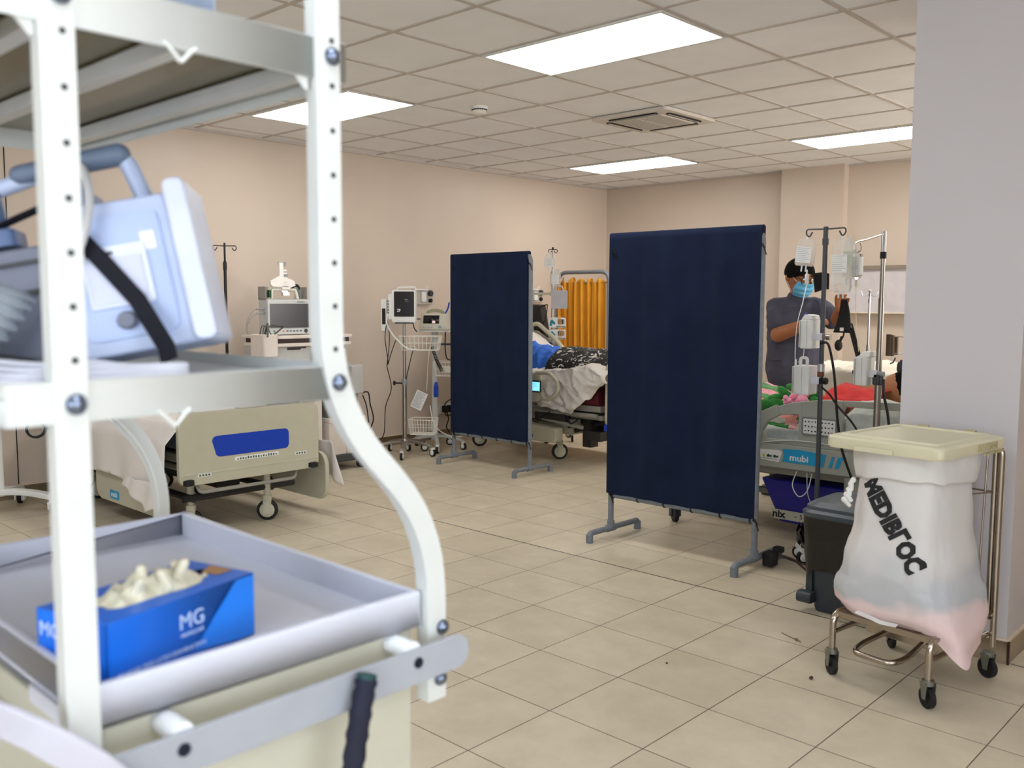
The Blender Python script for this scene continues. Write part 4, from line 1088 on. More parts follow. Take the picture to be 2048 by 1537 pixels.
b.build('blue_bottle', M_blue, t, w=1)
b = MB(); b.rbox((-6.22,5.77,.76),(.20,.07,.06),.02,rz=.5); b.build('rolled_cuff', M_cream, t, w=1, bevel=.01)
t2 = thing('vital_signs_monitor', 'small ivory vital signs monitor with carry handle and dark sloped screen', 'monitor', (-6.40,5.73,1.124), ang-.10)
b = MB(); b.add([(-.135,-.08,0),(.135,-.08,0),(.135,.08,0),(-.135,.08,0),(-.12,-.055,.15),(.12,-.055,.15),(.12,.06,.15),(-.12,.06,.15),(-.135,-.085,.045),(.135,-.085,.045)],
 [(3,2,1,0),(4,5,6,7),(0,1,9,8),(8,9,5,4),(1,2,6,5,9),(2,3,7,6),(3,0,8,4,7)]); b.build('housing', M_ivory, t2, bevel=.008)
b = MB(); b.add([(-.095,-.0835,.06),(.055,-.0835,.06),(.055,-.063,.135),(-.095,-.063,.135)],[(0,1,2,3)]); sc = b.build('screen', M_scr_dark, t2, solid=.003)
b = MB(); b.add([(-.01,-.0860,.064),(.02,-.0860,.064),(.02,-.080,.086),(-.01,-.080,.086)],[(0,1,2,3)]); b.build('red_reading', emis('red_reading', (.35,.05,.08), .6), sc)
b = MB()
for k in range(4): b.lathe([(.006,0),(.006,.002),(0,.002)],(-.09+.025*k,-.0855,.024),10,(0,-1,0))
b.build('button', mat('button_blue_grey',(150,166,186),.4), t2); b = MB(); b.lathe([(.014,0),(.013,.008),(0,.009)],(.06,-.086,.032),16,(0,-1,0))
b.build('button', mat('button_blue_grey',(150,166,186),.4), t2)
b = MB(); b.tube(bez([(-.075,0,.148),(-.06,0,.170),(0,0,.180),(.06,0,.170),(.075,0,.148)],6),0,flat=(.03,.008,(0,1,0))); b.build('handle', mat('handle_olive',(150,148,116),.5), t2)
b = MB(); b.tube(bez([(-.13,0,.10),(-.20,-.02,.09),(-.20,-.02,.02),(-.17,-.02,-.02)],6),.005); b.tube(bez([(.11,-.05,-.0),(.11,-.07,-.15),(.13,-.08,-.26),(.19,-.08,-.26),(.22,-.07,-.15),(.22,0,.06)],8),.006)
b.build('black_hose', M_black, t2)
# coiled cord in front
P = [(-.10-.02*math.sin(0)+.0,0,0)]
b = MB(); P = []
base = [Vector((-6.24,5.55,.97)),Vector((-6.26,5.62,.85)),Vector((-6.24,5.66,.76))]
for k in range(120):
    u = k/119; c_ = base[0].lerp(base[1],min(1,u*2)).lerp(base[2],max(0,u*2-1)) if True else 0
    a = k*.9; P.append((c_.x+.014*math.cos(a), c_.y+.006*math.cos(a), c_.z+.014*math.sin(a)))
b.tube(P,.0032,6)
tag(b.build('spiral_cable', M_black), 'short black coiled cord hanging between the two monitor stands', 'cord')
# paper tag with text
b = MB(Matrix.Translation((-6.44,5.56,.475)) @ Matrix.Rotation(.62,4,'Z') @ Matrix.Rotation(.42,4,'Y'))
b.box(-.055,.055,-.0008,.0,-.085,.085); b.m = 1
for k in range(15): b.box(-.045,.045-.02*((k*7)%3)/2,-.0012,-.0008,.070-k*.010,.073-k*.010)
tag(b.build('instruction_card', [M_label, mat('grey_print',(120,120,120),.6)]), 'printed white instruction card hanging tilted between the monitor stands', 'card')
b = MB(); b.tube(bez([(-6.40,5.62,.56),(-6.36,5.60,.80),(-6.33,5.6,.98)],6),.003); b.tube(bez([(-6.40,5.66,.42),(-6.36,5.68,.24),(-6.25,5.74,.15),(-6.12,5.8,.14)],8),.0045)
tag(b.build('thin_white_cable', M_white), 'thin white cable trailing down between the monitor stands', 'cable')
# blue cuff on top of the second monitor
b = MB(); b.rbox((-6.30,5.90,1.29),(.05,.03,.12),.012,rz=.6); b.tube(bez([(-6.35,5.86,1.38),(-6.36,5.85,1.32),(-6.38,5.83,1.27)],5),.008)
tag(b.build('blue_sensor', M_blue, bevel=.006), 'small blue sensor clip behind the vital signs monitor', 'sensor')
# ---- wall gas outlets
def outlet(y, z, lb):
    t = thing('gas_outlet', lb, 'wall outlet', (XL, y, z), 0)
    b = MB(); b.box(0.0005,.035,-.16,.085,-.075,.075); b.build('back_plate', mat('outlet_plate',(188,182,172),.4), t, bevel=.004)
    b = MB(); b.lathe([(.03,0),(.03,.02),(.022,.03),(0,.03)],(.036,.045,.035),18,(1,0,0)); b.build('flow_dial', M_dkgrey, t)
    b = MB(); b.lathe([(.02,0),(.02,.02),(0,.022)],(.036,.045,-.035),16,(1,0,0)); b.build('valve', M_black, t)
    b = MB(); b.rbox((.045,-.045,.0),(.02,.06,.10),.01,'X'); b.build('cover', M_white, t, bevel=.003)
    b = MB(); b.box(.036,.06,-.165,.0,.064,.078); b.cyl((.05,-.02,.078),(.05,.01,.10),.008); b.build('top_bracket', M_white, t)
outlet(6.02,1.43,'white gas outlet with round dials on the wall behind the portrait monitor')
outlet(7.66,1.45,'gas outlet on the wall just right of the farther navy screen')
t = thing('power_socket', 'wall power socket with black plugs low beside the farther screen', 'socket', (XL,6.30,.30))
MB().box(.0005,.02,-.10,.10,-.05,.05).build('plate', M_white, t, bevel=.003)
for k in range(2):
    b = MB(); b.rbox((.045,-.04+.07*k,-.0),(.05,.05,.07),.012,'X'); b.tube(bez([(.07,-.04+.07*k,-.03),(.08,-.03+.07*k,-.10),(.06,-.04+.1*k,-.18),(.07,.0+.1*k,-.24)],6),.006); b.build('plug', M_black, t)
b = MB(); b.tube(bez([(.07,.07,.05),(.09,.0,.10),(.09,-.09,.05),(.08,-.06,-.06),(.07,.05,-.05)],8),.006); b.build('cable_loop', M_black, t)

# ---- equipment cart with landscape monitor
MC = mat('cart_warm_white', (224,214,204), .45); MCg = mat('cart_panel_grey', (188,186,182), .45)
t = thing('equipment_cart', 'narrow white equipment cart with drawer and roll of tape, against the left wall', 'cart', (-6.38,4.08,0))
b = MB(); b.box(-6.60,-6.16,3.84,4.60,1.095,1.118); b.build('top', MC, t, w=1, bevel=.005)
b = MB(); b.box(-6.58,-6.18,3.87,4.58,1.06,1.095); b.build('recess', mat('cart_dark_slot',(62,48,46),.6), t, w=1)
b = MB(); b.box(-6.60,-6.15,3.86,4.58,1.035,1.06); b.build('pull_shelf', MC, t, w=1, bevel=.003)
b = MB(); b.box(-6.58,-6.18,3.86,4.34,.875,1.035); b.build('drawer_box', MCg, t, w=1, bevel=.004)
b = MB(); b.box(-6.19,-6.178,3.87,4.20,.885,1.025); d = b.build('drawer_front', mat('drawer_grey',(196,196,194),.45), t, w=1, bevel=.003)
b = MB(); b.box(-6.179,-6.174,3.99,4.16,1.008,1.028); b.m=1; b.box(-6.176,-6.172,4.11,4.16,1.008,1.016); b.box(-6.178,-6.1765,3.93,3.98,.914,.917); b.build('drawer_grip', [mat('grip_dark',(52,40,40),.5), M_white], d, w=1)
b = MB(); b.box(-6.5,-6.22,3.97,4.12,.12,.875); b.build('column_dark', mat('column_grey',(120,116,108),.5), t, w=1)
b = MB(); b.box(-6.55,-6.20,4.12,4.32,.12,.875); b.build('column_light', MC, t, w=1, bevel=.004)
b = MB(); b.box(-6.6,-6.2,4.34,4.56,1.0,1.035); b.box(-6.3,-6.29,4.34,4.36,.88,1.03); b.build('side_bracket', mat('bracket_dark',(70,56,50),.5), t, w=1)
for (y,r) in ((4.23,.040),):
    b = MB(); b.lathe([(.026,0),(.04,0),(.04,.045),(.026,.045),(.026,0)],(-6.16,y,.945),26,(.35,1,0)); b.build('tape_roll', mat('tape_yellow',(222,214,168),.5), t, w=1)
# lower printer/UPS boxes right
b = MB(); b.box(-6.56,-6.17,4.36,4.72,.62,.86); b.build('upper_box', MCg, t, w=1, bevel=.01)
b = MB(); b.box(-6.56,-6.20,4.38,4.68,.44,.62)
for k in range(10): b.box(-6.20,-6.196,4.40,4.66,.455+k*.016,.461+k*.016)
b.build('vent_box', mat('vent_grey',(130,128,122),.5), t, w=1)
b = MB(); b.box(-6.60,-6.15,4.36,4.72,.40,.435); b.box(-6.58,-6.16,4.36,4.53,.13,.40); b.box(-6.58,-6.16,4.536,4.70,.13,.40); b.build('lower_box', MC, t, w=1, bevel=.006)
b = MB(); b.rbox((-6.37,4.40,.10),(.46,.66,.06),.03); b.build('base', mat('base_charcoal',(70,72,74),.5), t, w=1, bevel=.008)
for (x,y) in ((-6.17,4.68),(-6.17,4.12),(-6.55,4.68),(-6.55,4.12)):
    b = MB(); b.cyl((x-.02,y,.035),(x+.02,y,.035),.035,seg=20); b.rbox((x,y,.062),(.05,.03,.02),.005); b.build('caster', M_dkgrey, t, w=1)
b = MB(); b.rbox((-6.18,3.79,1.05),(.20,.13,.17),.02,rz=0); b.build('side_bin', MC, t, w=1, bevel=.006)
b = MB()
for k in range(5): b.tube(bez([(-6.16+.01*k,3.74+.02*k,1.13),(-6.14,3.75+.015*k,1.20-.01*k),(-6.18,3.82,1.18+.01*k),(-6.2,3.80,1.12)],6),.004)
b.tube(bez([(-6.05,3.74,1.12),(-6.1,3.78,1.19),(-6.15,3.86,1.20),(-6.2,3.97,1.19)],8),.007); b.tube(bez([(-6.15,3.84,1.12),(-6.16,3.92,1.17),(-6.2,3.97,1.185)],8),.006)
b.build('cable_bundle', mat('mixed_cable',(70,70,66),.5,var=.3), t, w=1)
b = MB(); b.tube(bez([(-6.2,4.72,.62),(-6.19,4.78,.62),(-6.19,4.80,.52),(-6.2,4.84,.38),(-6.24,4.80,.26)],8),.006); b.tube(bez([(-6.2,4.73,.60),(-6.2,4.77,.50),(-6.2,4.79,.36)],8),.005); b.build('power_cable', M_black, t, w=1)
am = PI/2-.06
t = thing('patient_monitor', 'landscape patient monitor with a blank dark screen on the equipment cart', 'monitor', (-6.34,4.10,1.121), am)
b = MB(); b.rbox((0,.04,.14),(.375,.15,.275),.012,'Y'); b.build('housing', mat('monitor_silver',(196,198,196),.4), t, bevel=.005)
b = MB(); b.box(-.17,.172,-.0385,-.035,.055,.245); sc = b.build('screen', mat('blank_screen',(46,46,52),.2), t)
b = MB(); b.lathe([(.016,0),(.014,.008),(0,.009)],(.145,-.036,.030),18,(0,-1,0)); b.build('dial', M_dkgrey, t)
for k in range(5):
    b = MB(); b.rbox((-.022+.03*k,-.037,.030),(.018,.004,.008),.003,'Y'); b.build('button', M_dkgrey, t)
b = MB(); b.plate([(0,0),(.022,-.007),(.022,.007)],(-.07,-.037,.030),(1,0,0),(0,0,1),.001); b.build('alarm_mark', mat('coral_print',(236,120,96),.5), t)
b = MB(); b.lathe([(.008,0),(.008,.003),(0,.003)],(-.135,-.036,.030),12,(0,-1,0)); b.build('power_button', mat('green_grey',(90,130,110),.5), t)
b = MB(); b.text('Advanced', .013, (.085,-.0365,.256),(1,0,0),(0,0,1)); b.plate([(0,0),(.012,0),(.010,.01)],(.068,-.0365,.256),(1,0,0),(0,0,1),.0006); b.build('lettering', M_ink, t)
for zz in (.205,.170):
    b = MB(); b.cyl((-.19,.02,zz),(-.26,.01,zz-.002),.009,.007); b.build('connector', M_grey, t)
b = MB(); b.tube(bez([(-.255,.01,.203),(-.30,0,.185),(-.345,.0,.11),(-.35,.0,.03)],8),.003); b.tube(bez([(-.255,.01,.168),(-.31,0,.14),(-.35,.0,.06),(-.34,.0,.01)],8),.003); b.build('thin_lead', M_grey, t)
# rack and white bracket on top of that monitor
t = thing('equipment_rack', 'grey tray with a white winged bracket standing on top of the landscape monitor', 'rack', (-6.37,4.10,1.3995), am)
b = MB()
b.box(-.185,.185,-.03,.09,0,.006); b.box(-.185,-.12,.05,.056,.0,.10); b.box(.12,.185,.05,.056,.0,.10); b.box(-.185,-.18,-.03,.09,0,.10); b.box(.18,.185,-.03,.09,0,.10)
b.m=1
for k in range(5): b.box(.132+.01*k,.135+.01*k,.045,.05,.01,.09)
b.build('tray', [mat('tray_grey',(150,148,142),.5), M_grey], t)
b = MB(); b.tube(fillet([(-.115,0,.006),(-.115,0,.078),(.095,0,.078),(.115,0,.006)],.02),.012,10); b.build('handle_frame', M_cream, t)
b = MB(); b.rbox((-.135,0,.045),(.02,.03,.06),.008,'Y'); b.build('green_knob', mat('dark_green',(22,74,40),.5), t)
b = MB()
for k in range(6): b.tube(arc((.10,0,.075+.002*k),.028+.002*k,0,PI,10,(1,0,0),(0,0,1)),.0022)
b.lathe([(.010,0),(.012,.01),(0,.014)],(.075,-.01,.115),10); b.build('cable_coil', M_black, t)
b = MB(); b.plate([(-.035,.095),(-.115,.10),(-.135,.115),(-.135,.145),(-.10,.160),(-.055,.185),(-.055,.29),(-.02,.29),(-.02,.235),(.01,.235),(.014,.17),(.06,.155),(.08,.14),(.085,.11),(.06,.10),(.035,.095),(.035,.078),(-.035,.078)],(0,0,0),(1,0,0),(0,0,1),.025)
br = b.build('winged_bracket', mat('bracket_white',(236,232,226),.4), t, bevel=.004)
b = MB(); b.tube([(-.055,-.0,.285),(.012,-.0,.285),(.0,-.0,.265)],0,flat=(.02,.008,(0,1,0))); b.box(-.02,.012,-.029,-.026,.180,.20); b.box(-.02,.01,-.027,-.0255,.215,.22); b.m=1; b.box(-.015,.0,-.028,-.0255,.135,.137); b.box(-.03,.02,-.028,-.0255,.103,.107)
b.build('bracket_detail', [M_grey, M_ink], br)
b = MB(); b.rbox((-.005,-.02,.045),(.055,.03,.025),.006,'Y'); b.box(-.03,.02,-.01,.0,.055,.07); b.build('clamp', M_chrome, t)
# ---- black drip pole at left wall
def hook_pair(b, x, y, z, w_, D=(1,0,0), drop=.03, r=.004):
    D = Vector(D); c_ = Vector((x,y,z))
    for s in (-1,1):
        P = [c_, c_+D*s*w_*.7+Vector((0,0,.002)), c_+D*s*w_, c_+D*s*(w_+.004)+Vector((0,0,-drop*.6)), c_+D*s*(w_-.012)+Vector((0,0,-drop)), c_+D*s*(w_-.028)+Vector((0,0,-drop*.35))]
        b.tube(bez(P,5), r, 8)
t = thing('drip_stand', 'thin black drip stand with two curled hooks against the left wall', 'drip stand', (-6.70,3.77,0))
b = MB(); b.cyl((-6.70,3.77,.10),(-6.70,3.77,1.70),.012); b.cyl((-6.70,3.77,1.66),(-6.70,3.77,1.845),.008); b.cyl((-6.70,3.77,1.63),(-6.70,3.77,1.69),.015)
b.build('pole', mat('black_metal',(34,34,36),.35,.3), t, w=1)
b = MB(); hook_pair(b,-6.70,3.77,1.82,.085,(.35,.94,0),.035,.004); b.build('hooks', mat('black_metal',(0,0,0)), t, w=1)
star_base(t,-6.70,3.70,.17,m=mat('black_metal',(0,0,0)),a0=.1)
# ---- low cart at far left edge
t = thing('monitor_trolley', 'white wheeled column at the left edge, holding a beige device', 'trolley', (-6.5,2.02,0))
b = MB(); b.rbox((-6.52,1.98,.35),(.10,.10,.48),.02); b.build('column', M_white, t, w=1, bevel=.005)
b = MB(); b.tube(bez([(-6.52,1.98,.135),(-6.40,2.12,.135),(-6.26,2.25,.105)],6),0,flat=(.07,.035,(0,0,1))); b.tube(bez([(-6.52,1.98,.135),(-6.62,2.10,.13),(-6.72,2.2,.105)],6),0,flat=(.06,.03,(0,0,1))); b.tube(bez([(-6.52,1.98,.135),(-6.4,1.8,.13),(-6.3,1.7,.105)],6),0,flat=(.06,.03,(0,0,1)))
b.tube(bez([(-6.52,1.98,.135),(-6.65,1.85,.13),(-6.75,1.75,.105)],6),0,flat=(.06,.03,(0,0,1)))
b.build('base', M_white, t, w=1, bevel=.006)
for (x,y) in ((-6.26,2.25),(-6.72,2.2),(-6.3,1.7),(-6.75,1.75)): caster(t,x,y,.04,m=M_white,top=.10,rz=.9)
t = thing('infusion_device', 'beige device with two dark slots at the left edge, white trolley under it', 'device', (-6.5,2.0,.59))
b = MB(); b.rbox((-6.5,1.96,.66),(.22,.30,.14),.02,rz=0); b.build('housing', M_ivory, t, w=1, bevel=.006)
for k in range(2):
    b = MB(); b.box(-6.390,-6.386,1.98,2.04,.625+.035*k,.640+.035*k); b.build('slot', M_black, t, w=1)
for k in range(3):
    b = MB(); b.lathe([(.013,0),(.011,.006),(0,.007)],(-6.389,2.075,.618+.03*k),14,(1,0,0)); b.build('dial', mat('green_dial',(120,140,110),.5), t, w=1)
b = MB()
for k in range(7): b.tube(arc((-6.36+.006*k,2.19+.005*math.sin(k),.555),.055+.003*(k%3),0,2*PI,22,(.3,.95,0),(0,0,1)),.0035)
b.tube(bez([(-6.39,2.11,.64),(-6.35,2.15,.64),(-6.34,2.2,.60),(-6.32,2.27,.54)],6),.006); b.m=1; b.cyl((-6.335,2.185,.615),(-6.33,2.215,.60),.012)
tag(b.build('coiled_probe_cable', [mat('dark_green_cable',(24,36,34),.5), M_cream]), 'dark coil of cable hanging from the beige device at the left edge', 'cable')

# ================================================================ DRIP STANDS AND PUMPS
def bag(name, x, y, zt, zb, wd, lab, fill, cat='drip bag', D=(1,0,0), tilt=0, labm=None, dp=.03):
    # flat fluid bag: clear skin, label, ports
    D = Vector(D).normalized(); N = Vector((D.y,-D.x,0))
    t = thing(name, lab, cat, (x,y,zt))
    M = Matrix.Translation((x,y,zt)) @ Matrix(((D.x,-N.x,0,0),(D.y,-N.y,0,0),(0,0,1,0),(0,0,0,1))) @ Matrix.Rotation(tilt,4,'Y')
    M = Matrix.Translation((0,0,0)) @ M
    Hh = zt-zb
    b = MB(M); rings = []
    for k in range(12):
        v = k/11; z = -.012-v*(Hh-.03)
        w_ = wd/2*(.62+.38*min(1,v*5)) if v < .2 else wd/2*(1 if v < .92 else .86)
        th = dp/2*(.15+.85*math.sin(PI*min(1,v*.9+.08))**.5)*(.5+.5*v)
        if v > .96 or v < .01: th = .002
        rings.append([M.inverted() @ (M @ Vector((w_*math.cos(a)*(abs(math.cos(a))**-.35 if abs(math.cos(a))>.05 else 1), th*math.sin(a), z))) for a in [2*PI*q/20 for q in range(20)]])
    b.loft(rings); b.build('pouch', mat('clear_pouch',(240,244,244),.12,trans=.75,alpha=.55,ior=1.1,var=.01), t, w=1)
    b = MB(M); z0 = -Hh*.32; z1 = -Hh*(.80 if Hh < .2 else .62)
    f = -dp/2*1.05
    b.box(-wd*.40,wd*.34,f-.001,f,z1,z0); lb = b.build('label', labm or M_label, t, w=1)
    b = MB(M)
    for k in range(8): b.box(-wd*.36,wd*(.30-.1*((k*5)%3)),f-.0016,f-.001,z0-.008-k*((z0-z1)*.115),z0-.0065-k*((z0-z1)*.115))
    b.build('label_text', mat('faint_grey_print',(150,152,160),.6), lb, w=1)
    b = MB(M); b.box(-.006,.006,-.001,.001,-.014,.006)
    for sx in (-.012,.012): b.cyl((sx,0,-Hh+.022),(sx,0,-Hh-.012),.004)
    b.build('port', mat('port_white',(228,230,230),.4), t, w=1)
    return t, M
def pump(name, x, y, z0, z1, lab, ang=0, wx=.064, wy=.11, screen=False, grp=None):
    t = thing(name, lab, 'infusion pump', (x,y,z0), ang, grp)
    Hh = z1-z0
    b = MB(); b.rbox((0,0,Hh/2),(wx,wy,Hh),.010,'Z'); b.build('housing', M_white, t, bevel=.005)
    b = MB(); b.box(-wx/2-.012,-wx/2,-wy/2+.01,wy/2-.01,.006,Hh-.006); d = b.build('door', mat('pump_door',(214,214,208),.4), t, bevel=.003)
    b = MB(); b.box(-wx/2-.014,-wx/2-.011,-wy/2+.005,-wy/2+.014,Hh*.40,Hh*.52); b.build('latch', M_dkgrey, d)
    b = MB(); b.box(-wx/2+.001,-wx/2+.003,-wy/2-.0008,-wy/2,.01,Hh-.01); b.box(.005,.0065,-wy/2-.0008,-wy/2,.005,Hh-.005); b.build('seam_line', M_grey, t)
    return t, Hh, wx, wy
M_polek = mat('charcoal_pole',(74,76,82),.45,.2)
t = thing('drip_stand', 'dark grey drip stand in front of the grey siderail, holding two bags and two pumps', 'drip stand', (-2.15,4.66,0))
b = MB(); b.cyl((-2.15,4.66,.06),(-2.15,4.66,1.79),.0125); b.cyl((-2.15,4.66,1.695),(-2.15,4.66,1.73),.0165); b.build('pole', M_polek, t, w=1)
b = MB(); hook_pair(b,-2.15,4.66,1.778,.100,(1,.05,0),.036,.0042); b.build('hooks', M_polek, t, w=1)
b = MB(); b.cyl((-2.15,4.66,1.03),(-2.15,4.66,1.07),.018); b.m=1; b.cyl((-2.15,4.66,1.005),(-2.15,4.66,1.03),.0165); b.build('collar', [mat('collar_silver',(198,196,200),.3,.6), mat('rust_brown',(120,72,50),.6)], t, w=1)
star_base(t,-2.15,4.66,.09,m=M_polek,a0=1.9,hub=.03)
bag('drip_bag',-2.25,4.66,1.745,1.570,.112,'clear drip bag with square white label on the left hook of the dark grey stand', .3, tilt=.10)
bag('drip_bag',-2.060,4.665,1.742,1.43,.112,'large half-full clear drip bag on the right hook of the dark grey stand', .3, dp=.05)
b = MB(); b.cyl((-2.045,4.64,1.60),(-2.045,4.64,1.50),.022); 
bag('drip_bag',-2.035,4.70,1.735,1.50,.07,'drip bag with yellowish label hanging behind the large clear one', .3, labm=mat('pale_yellow_label',(216,220,190),.5), dp=.03)
# drip chamber and tubes
t = thing('infusion_line', 'clear drip chamber and tube running from the left bag to the pumps', 'tube', (-2.245,4.655,1.2))
b = MB(); b.cyl((-2.245,4.655,1.568),(-2.245,4.655,1.548),.004); b.lathe([(.005,0),(.010,.006),(.010,.05),(.006,.058)],(-2.245,4.655,1.49),14); b.build('drip_chamber', mat('milky_plastic',(236,238,238),.25,alpha=.85), t, w=1)
b = MB(); b.tube(bez([(-2.245,4.655,1.49),(-2.25,4.63,1.40),(-2.275,4.62,1.27),(-2.285,4.63,1.12),(-2.285,4.64,1.07)],8),.0026); b.tube(bez([(-2.27,4.64,1.075),(-2.24,4.63,1.10),(-2.235,4.63,1.16)],8),.0026); b.cyl((-2.285,4.64,1.09),(-2.285,4.64,1.06),.006); b.build('tubing', mat('milky_plastic',(0,0,0)), t, w=1)
PM = []
for (x,z0,z1,lb) in ((-2.215,1.150,1.305,'upper white infusion pump clamped on the dark grey stand'),(-2.235,.905,1.06,'lower white infusion pump clamped on the dark grey stand')):
    t, Hh, wx, wy = pump('infusion_pump', x, 4.655, z0, z1, lb, wx=(.064 if z0 > 1 else .088))
    if z0 > 1:
        b = MB(); b.add([(-.03,-.05,Hh),(.03,-.05,Hh),(.03,.05,Hh),(-.03,.05,Hh),(-.01,-.05,Hh+.028),(.025,-.05,Hh+.022),(.025,.05,Hh+.022),(-.01,.05,Hh+.028)],[(3,2,1,0),(4,5,6,7),(0,1,5,4),(1,2,6,5),(2,3,7,6),(3,0,4,7)]); b.build('top_flap', M_white, t, bevel=.003)
        b = MB(); b.tube(bez([(-.03,-.04,Hh+.002),(-.005,-.04,Hh+.035),(.0,-.04,Hh+.01)],5),.004); b.build('blue_clip', mat('violet_clip',(70,74,160),.5), t)
    else:
        b = MB(); b.tube(fillet([(-.01,-.04,Hh-.002),(-.01,-.04,Hh+.042),(.028,-.04,Hh+.042),(.028,-.04,Hh-.002)],.014),0,flat=(.014,.016,(0,1,0))); b.build('carry_loop', M_white, t, bevel=.003)
    zc = Hh*.42 if z0 > 1 else .09*0+Hh*.50
    b = MB(); b.box(wx/2,wx/2+.045,-.030,-.004,zc-.018,zc+.018); c_ = b.build('pole_clamp', mat('clamp_bright',(222,224,234),.35,.2), t, bevel=.002)
    b = MB(); b.box(wx/2+.045,wx/2+.06,-.026,-.004,zc-.016,zc+.016)
    if z0 < 1: b.lathe([(.008,0),(.018,.006),(.020,.015),(.016,.024),(0,.026)],(wx/2+.062,-.015,zc),8,(1,0,0))
    else: b.lathe([(.016,0),(.016,.022),(0,.022)],(wx/2+.066,-.015,zc),14,(1,0,0))
    b.build('clamp_knob', M_black if z0 < 1 else M_steel, t)
# silver stand
t = thing('drip_stand', 'silver drip stand with one bent arm beside the pale column', 'drip stand', (-1.885,4.76,0))
b = MB(); b.cyl((-1.885,4.76,.78),(-1.885,4.76,1.42),.0150); b.cyl((-1.885,4.76,.10),(-1.885,4.76,.98),.0175); b.cyl((-1.885,4.76,1.42),(-1.885,4.76,1.63),.012); b.build('pole', M_steel, t, w=1)
b = MB(); b.cyl((-1.878,4.76,1.60),(-1.878,4.76,1.76),.006); b.cyl((-1.892,4.76,1.60),(-1.892,4.76,1.76),.006)
b.tube(bez([(-1.886,4.76,1.745),(-1.98,4.76,1.72),(-2.01,4.76,1.715),(-2.035,4.76,1.700),(-2.04,4.76,1.67),(-2.02,4.76,1.655),(-2.0,4.76,1.675),(-2.005,4.76,1.705)],6),.0042); b.build('arm', M_chrome, t, w=1)
b = MB(); b.cyl((-1.885,4.76,1.62),(-1.885,4.76,1.655),.0155); b.build('tape_band', M_black, t, w=1)
b = MB(); b.cyl((-1.885,4.76,.97),(-1.885,4.76,1.02),.024); b.rbox((-1.885,4.745,1.00),(.04,.04,.05),.01); b.build('joint', M_dkgrey, t, w=1)
star_base(t,-1.885,4.70,.15,m=M_steel,a0=.5)
t = thing('drip_bottle', 'small inverted glass bottle with white label on the silver stand arm', 'bottle', (-2.02,4.76,1.52))
b = MB(); b.lathe([(.006,-.015),(.010,-.002),(.026,.010),(.030,.02),(.030,.115),(.027,.128),(0,.128)],(-2.02,4.76,1.52),22); b.build('glass', mat('clear_glass',(240,244,244),.08,trans=.85,ior=1.2), t, w=1)
b = MB(); b.lathe([(.0305,.02),(.0308,.022),(.0308,.112),(.0305,.114)],(-2.02,4.76,1.52),22); lb = b.build('label', M_label, t, w=1)
b = MB()
for k in range(8): b.tube([(-2.02+.0315*math.cos(a),4.76+.0315*math.sin(a),1.545+.009*k) for a in [-2.3+.2*q for q in range(8)]],.0008,4)
b.build('label_text', mat('faint_grey_print',(150,152,160),.6), lb, w=1)
b = MB(); b.tube([(-2.02,4.76,1.648),(-2.015,4.76,1.668)],.0015); b.build('hanger', M_steel, t, w=1)
b = MB(); b.cyl((-2.02,4.76,1.505),(-2.02,4.76,1.475),.007); b.tube(bez([(-2.02,4.76,1.475),(-2.015,4.75,1.38),(-2.0,4.74,1.25),(-1.99,4.75,1.14)],8),.0018); b.build('tubing', mat('pale_yellow_tube',(222,218,180),.4), t, w=1)
t, Hh, wx, wy = pump('infusion_pump',-1.955,4.755,.965,1.115,'white infusion pump clamped on the silver stand')
b = MB(); b.add([(-.02,-.05,Hh),(.04,-.05,Hh),(.04,.05,Hh),(-.02,.05,Hh),(.005,-.04,Hh+.028),(.04,-.04,Hh+.028),(.04,.04,Hh+.028),(.005,.04,Hh+.028)],[(3,2,1,0),(4,5,6,7),(0,1,5,4),(1,2,6,5),(2,3,7,6),(3,0,4,7)]); b.build('top_flap', M_white, t, bevel=.003)
b = MB(); b.box(wx/2,wx/2+.042,-.030,-.004,Hh*.42-.018,Hh*.42+.018); b.build('pole_clamp', mat('clamp_bright',(222,224,234),.35,.2), t, bevel=.002)
b = MB(); b.lathe([(.014,0),(.014,.03),(0,.03)],(wx/2+.045,-.015,Hh*.42),12,(1,0,0)); b.build('clamp_knob', M_grey, t)
# chrome pole farther back
t = thing('drip_stand', 'slim chrome drip stand with a four-hook crown behind the silver stand', 'drip stand', (-2.60,6.36,0))
b = MB(); b.cyl((-2.60,6.36,.1),(-2.60,6.36,1.10),.012); b.cyl((-2.60,6.36,1.08),(-2.60,6.36,1.46),.007); b.cyl((-2.60,6.36,1.39),(-2.60,6.36,1.42),.011); b.build('pole', M_chrome, t, w=1)
b = MB()
for k in range(4):
    a = k*PI/2+.4; c_, s_ = math.cos(a), math.sin(a)
    b.tube(bez([(-2.60,6.36,1.46),(-2.60+.02*c_,6.36+.02*s_,1.44),(-2.60+.045*c_,6.36+.045*s_,1.445),(-2.60+.055*c_,6.36+.055*s_,1.475)],4),.0035)
b.ball((-2.60,6.36,1.475),.011); b.build('crown', M_chrome, t, w=1)
star_base(t,-2.60,6.36,.2,m=M_chrome,a0=.3)
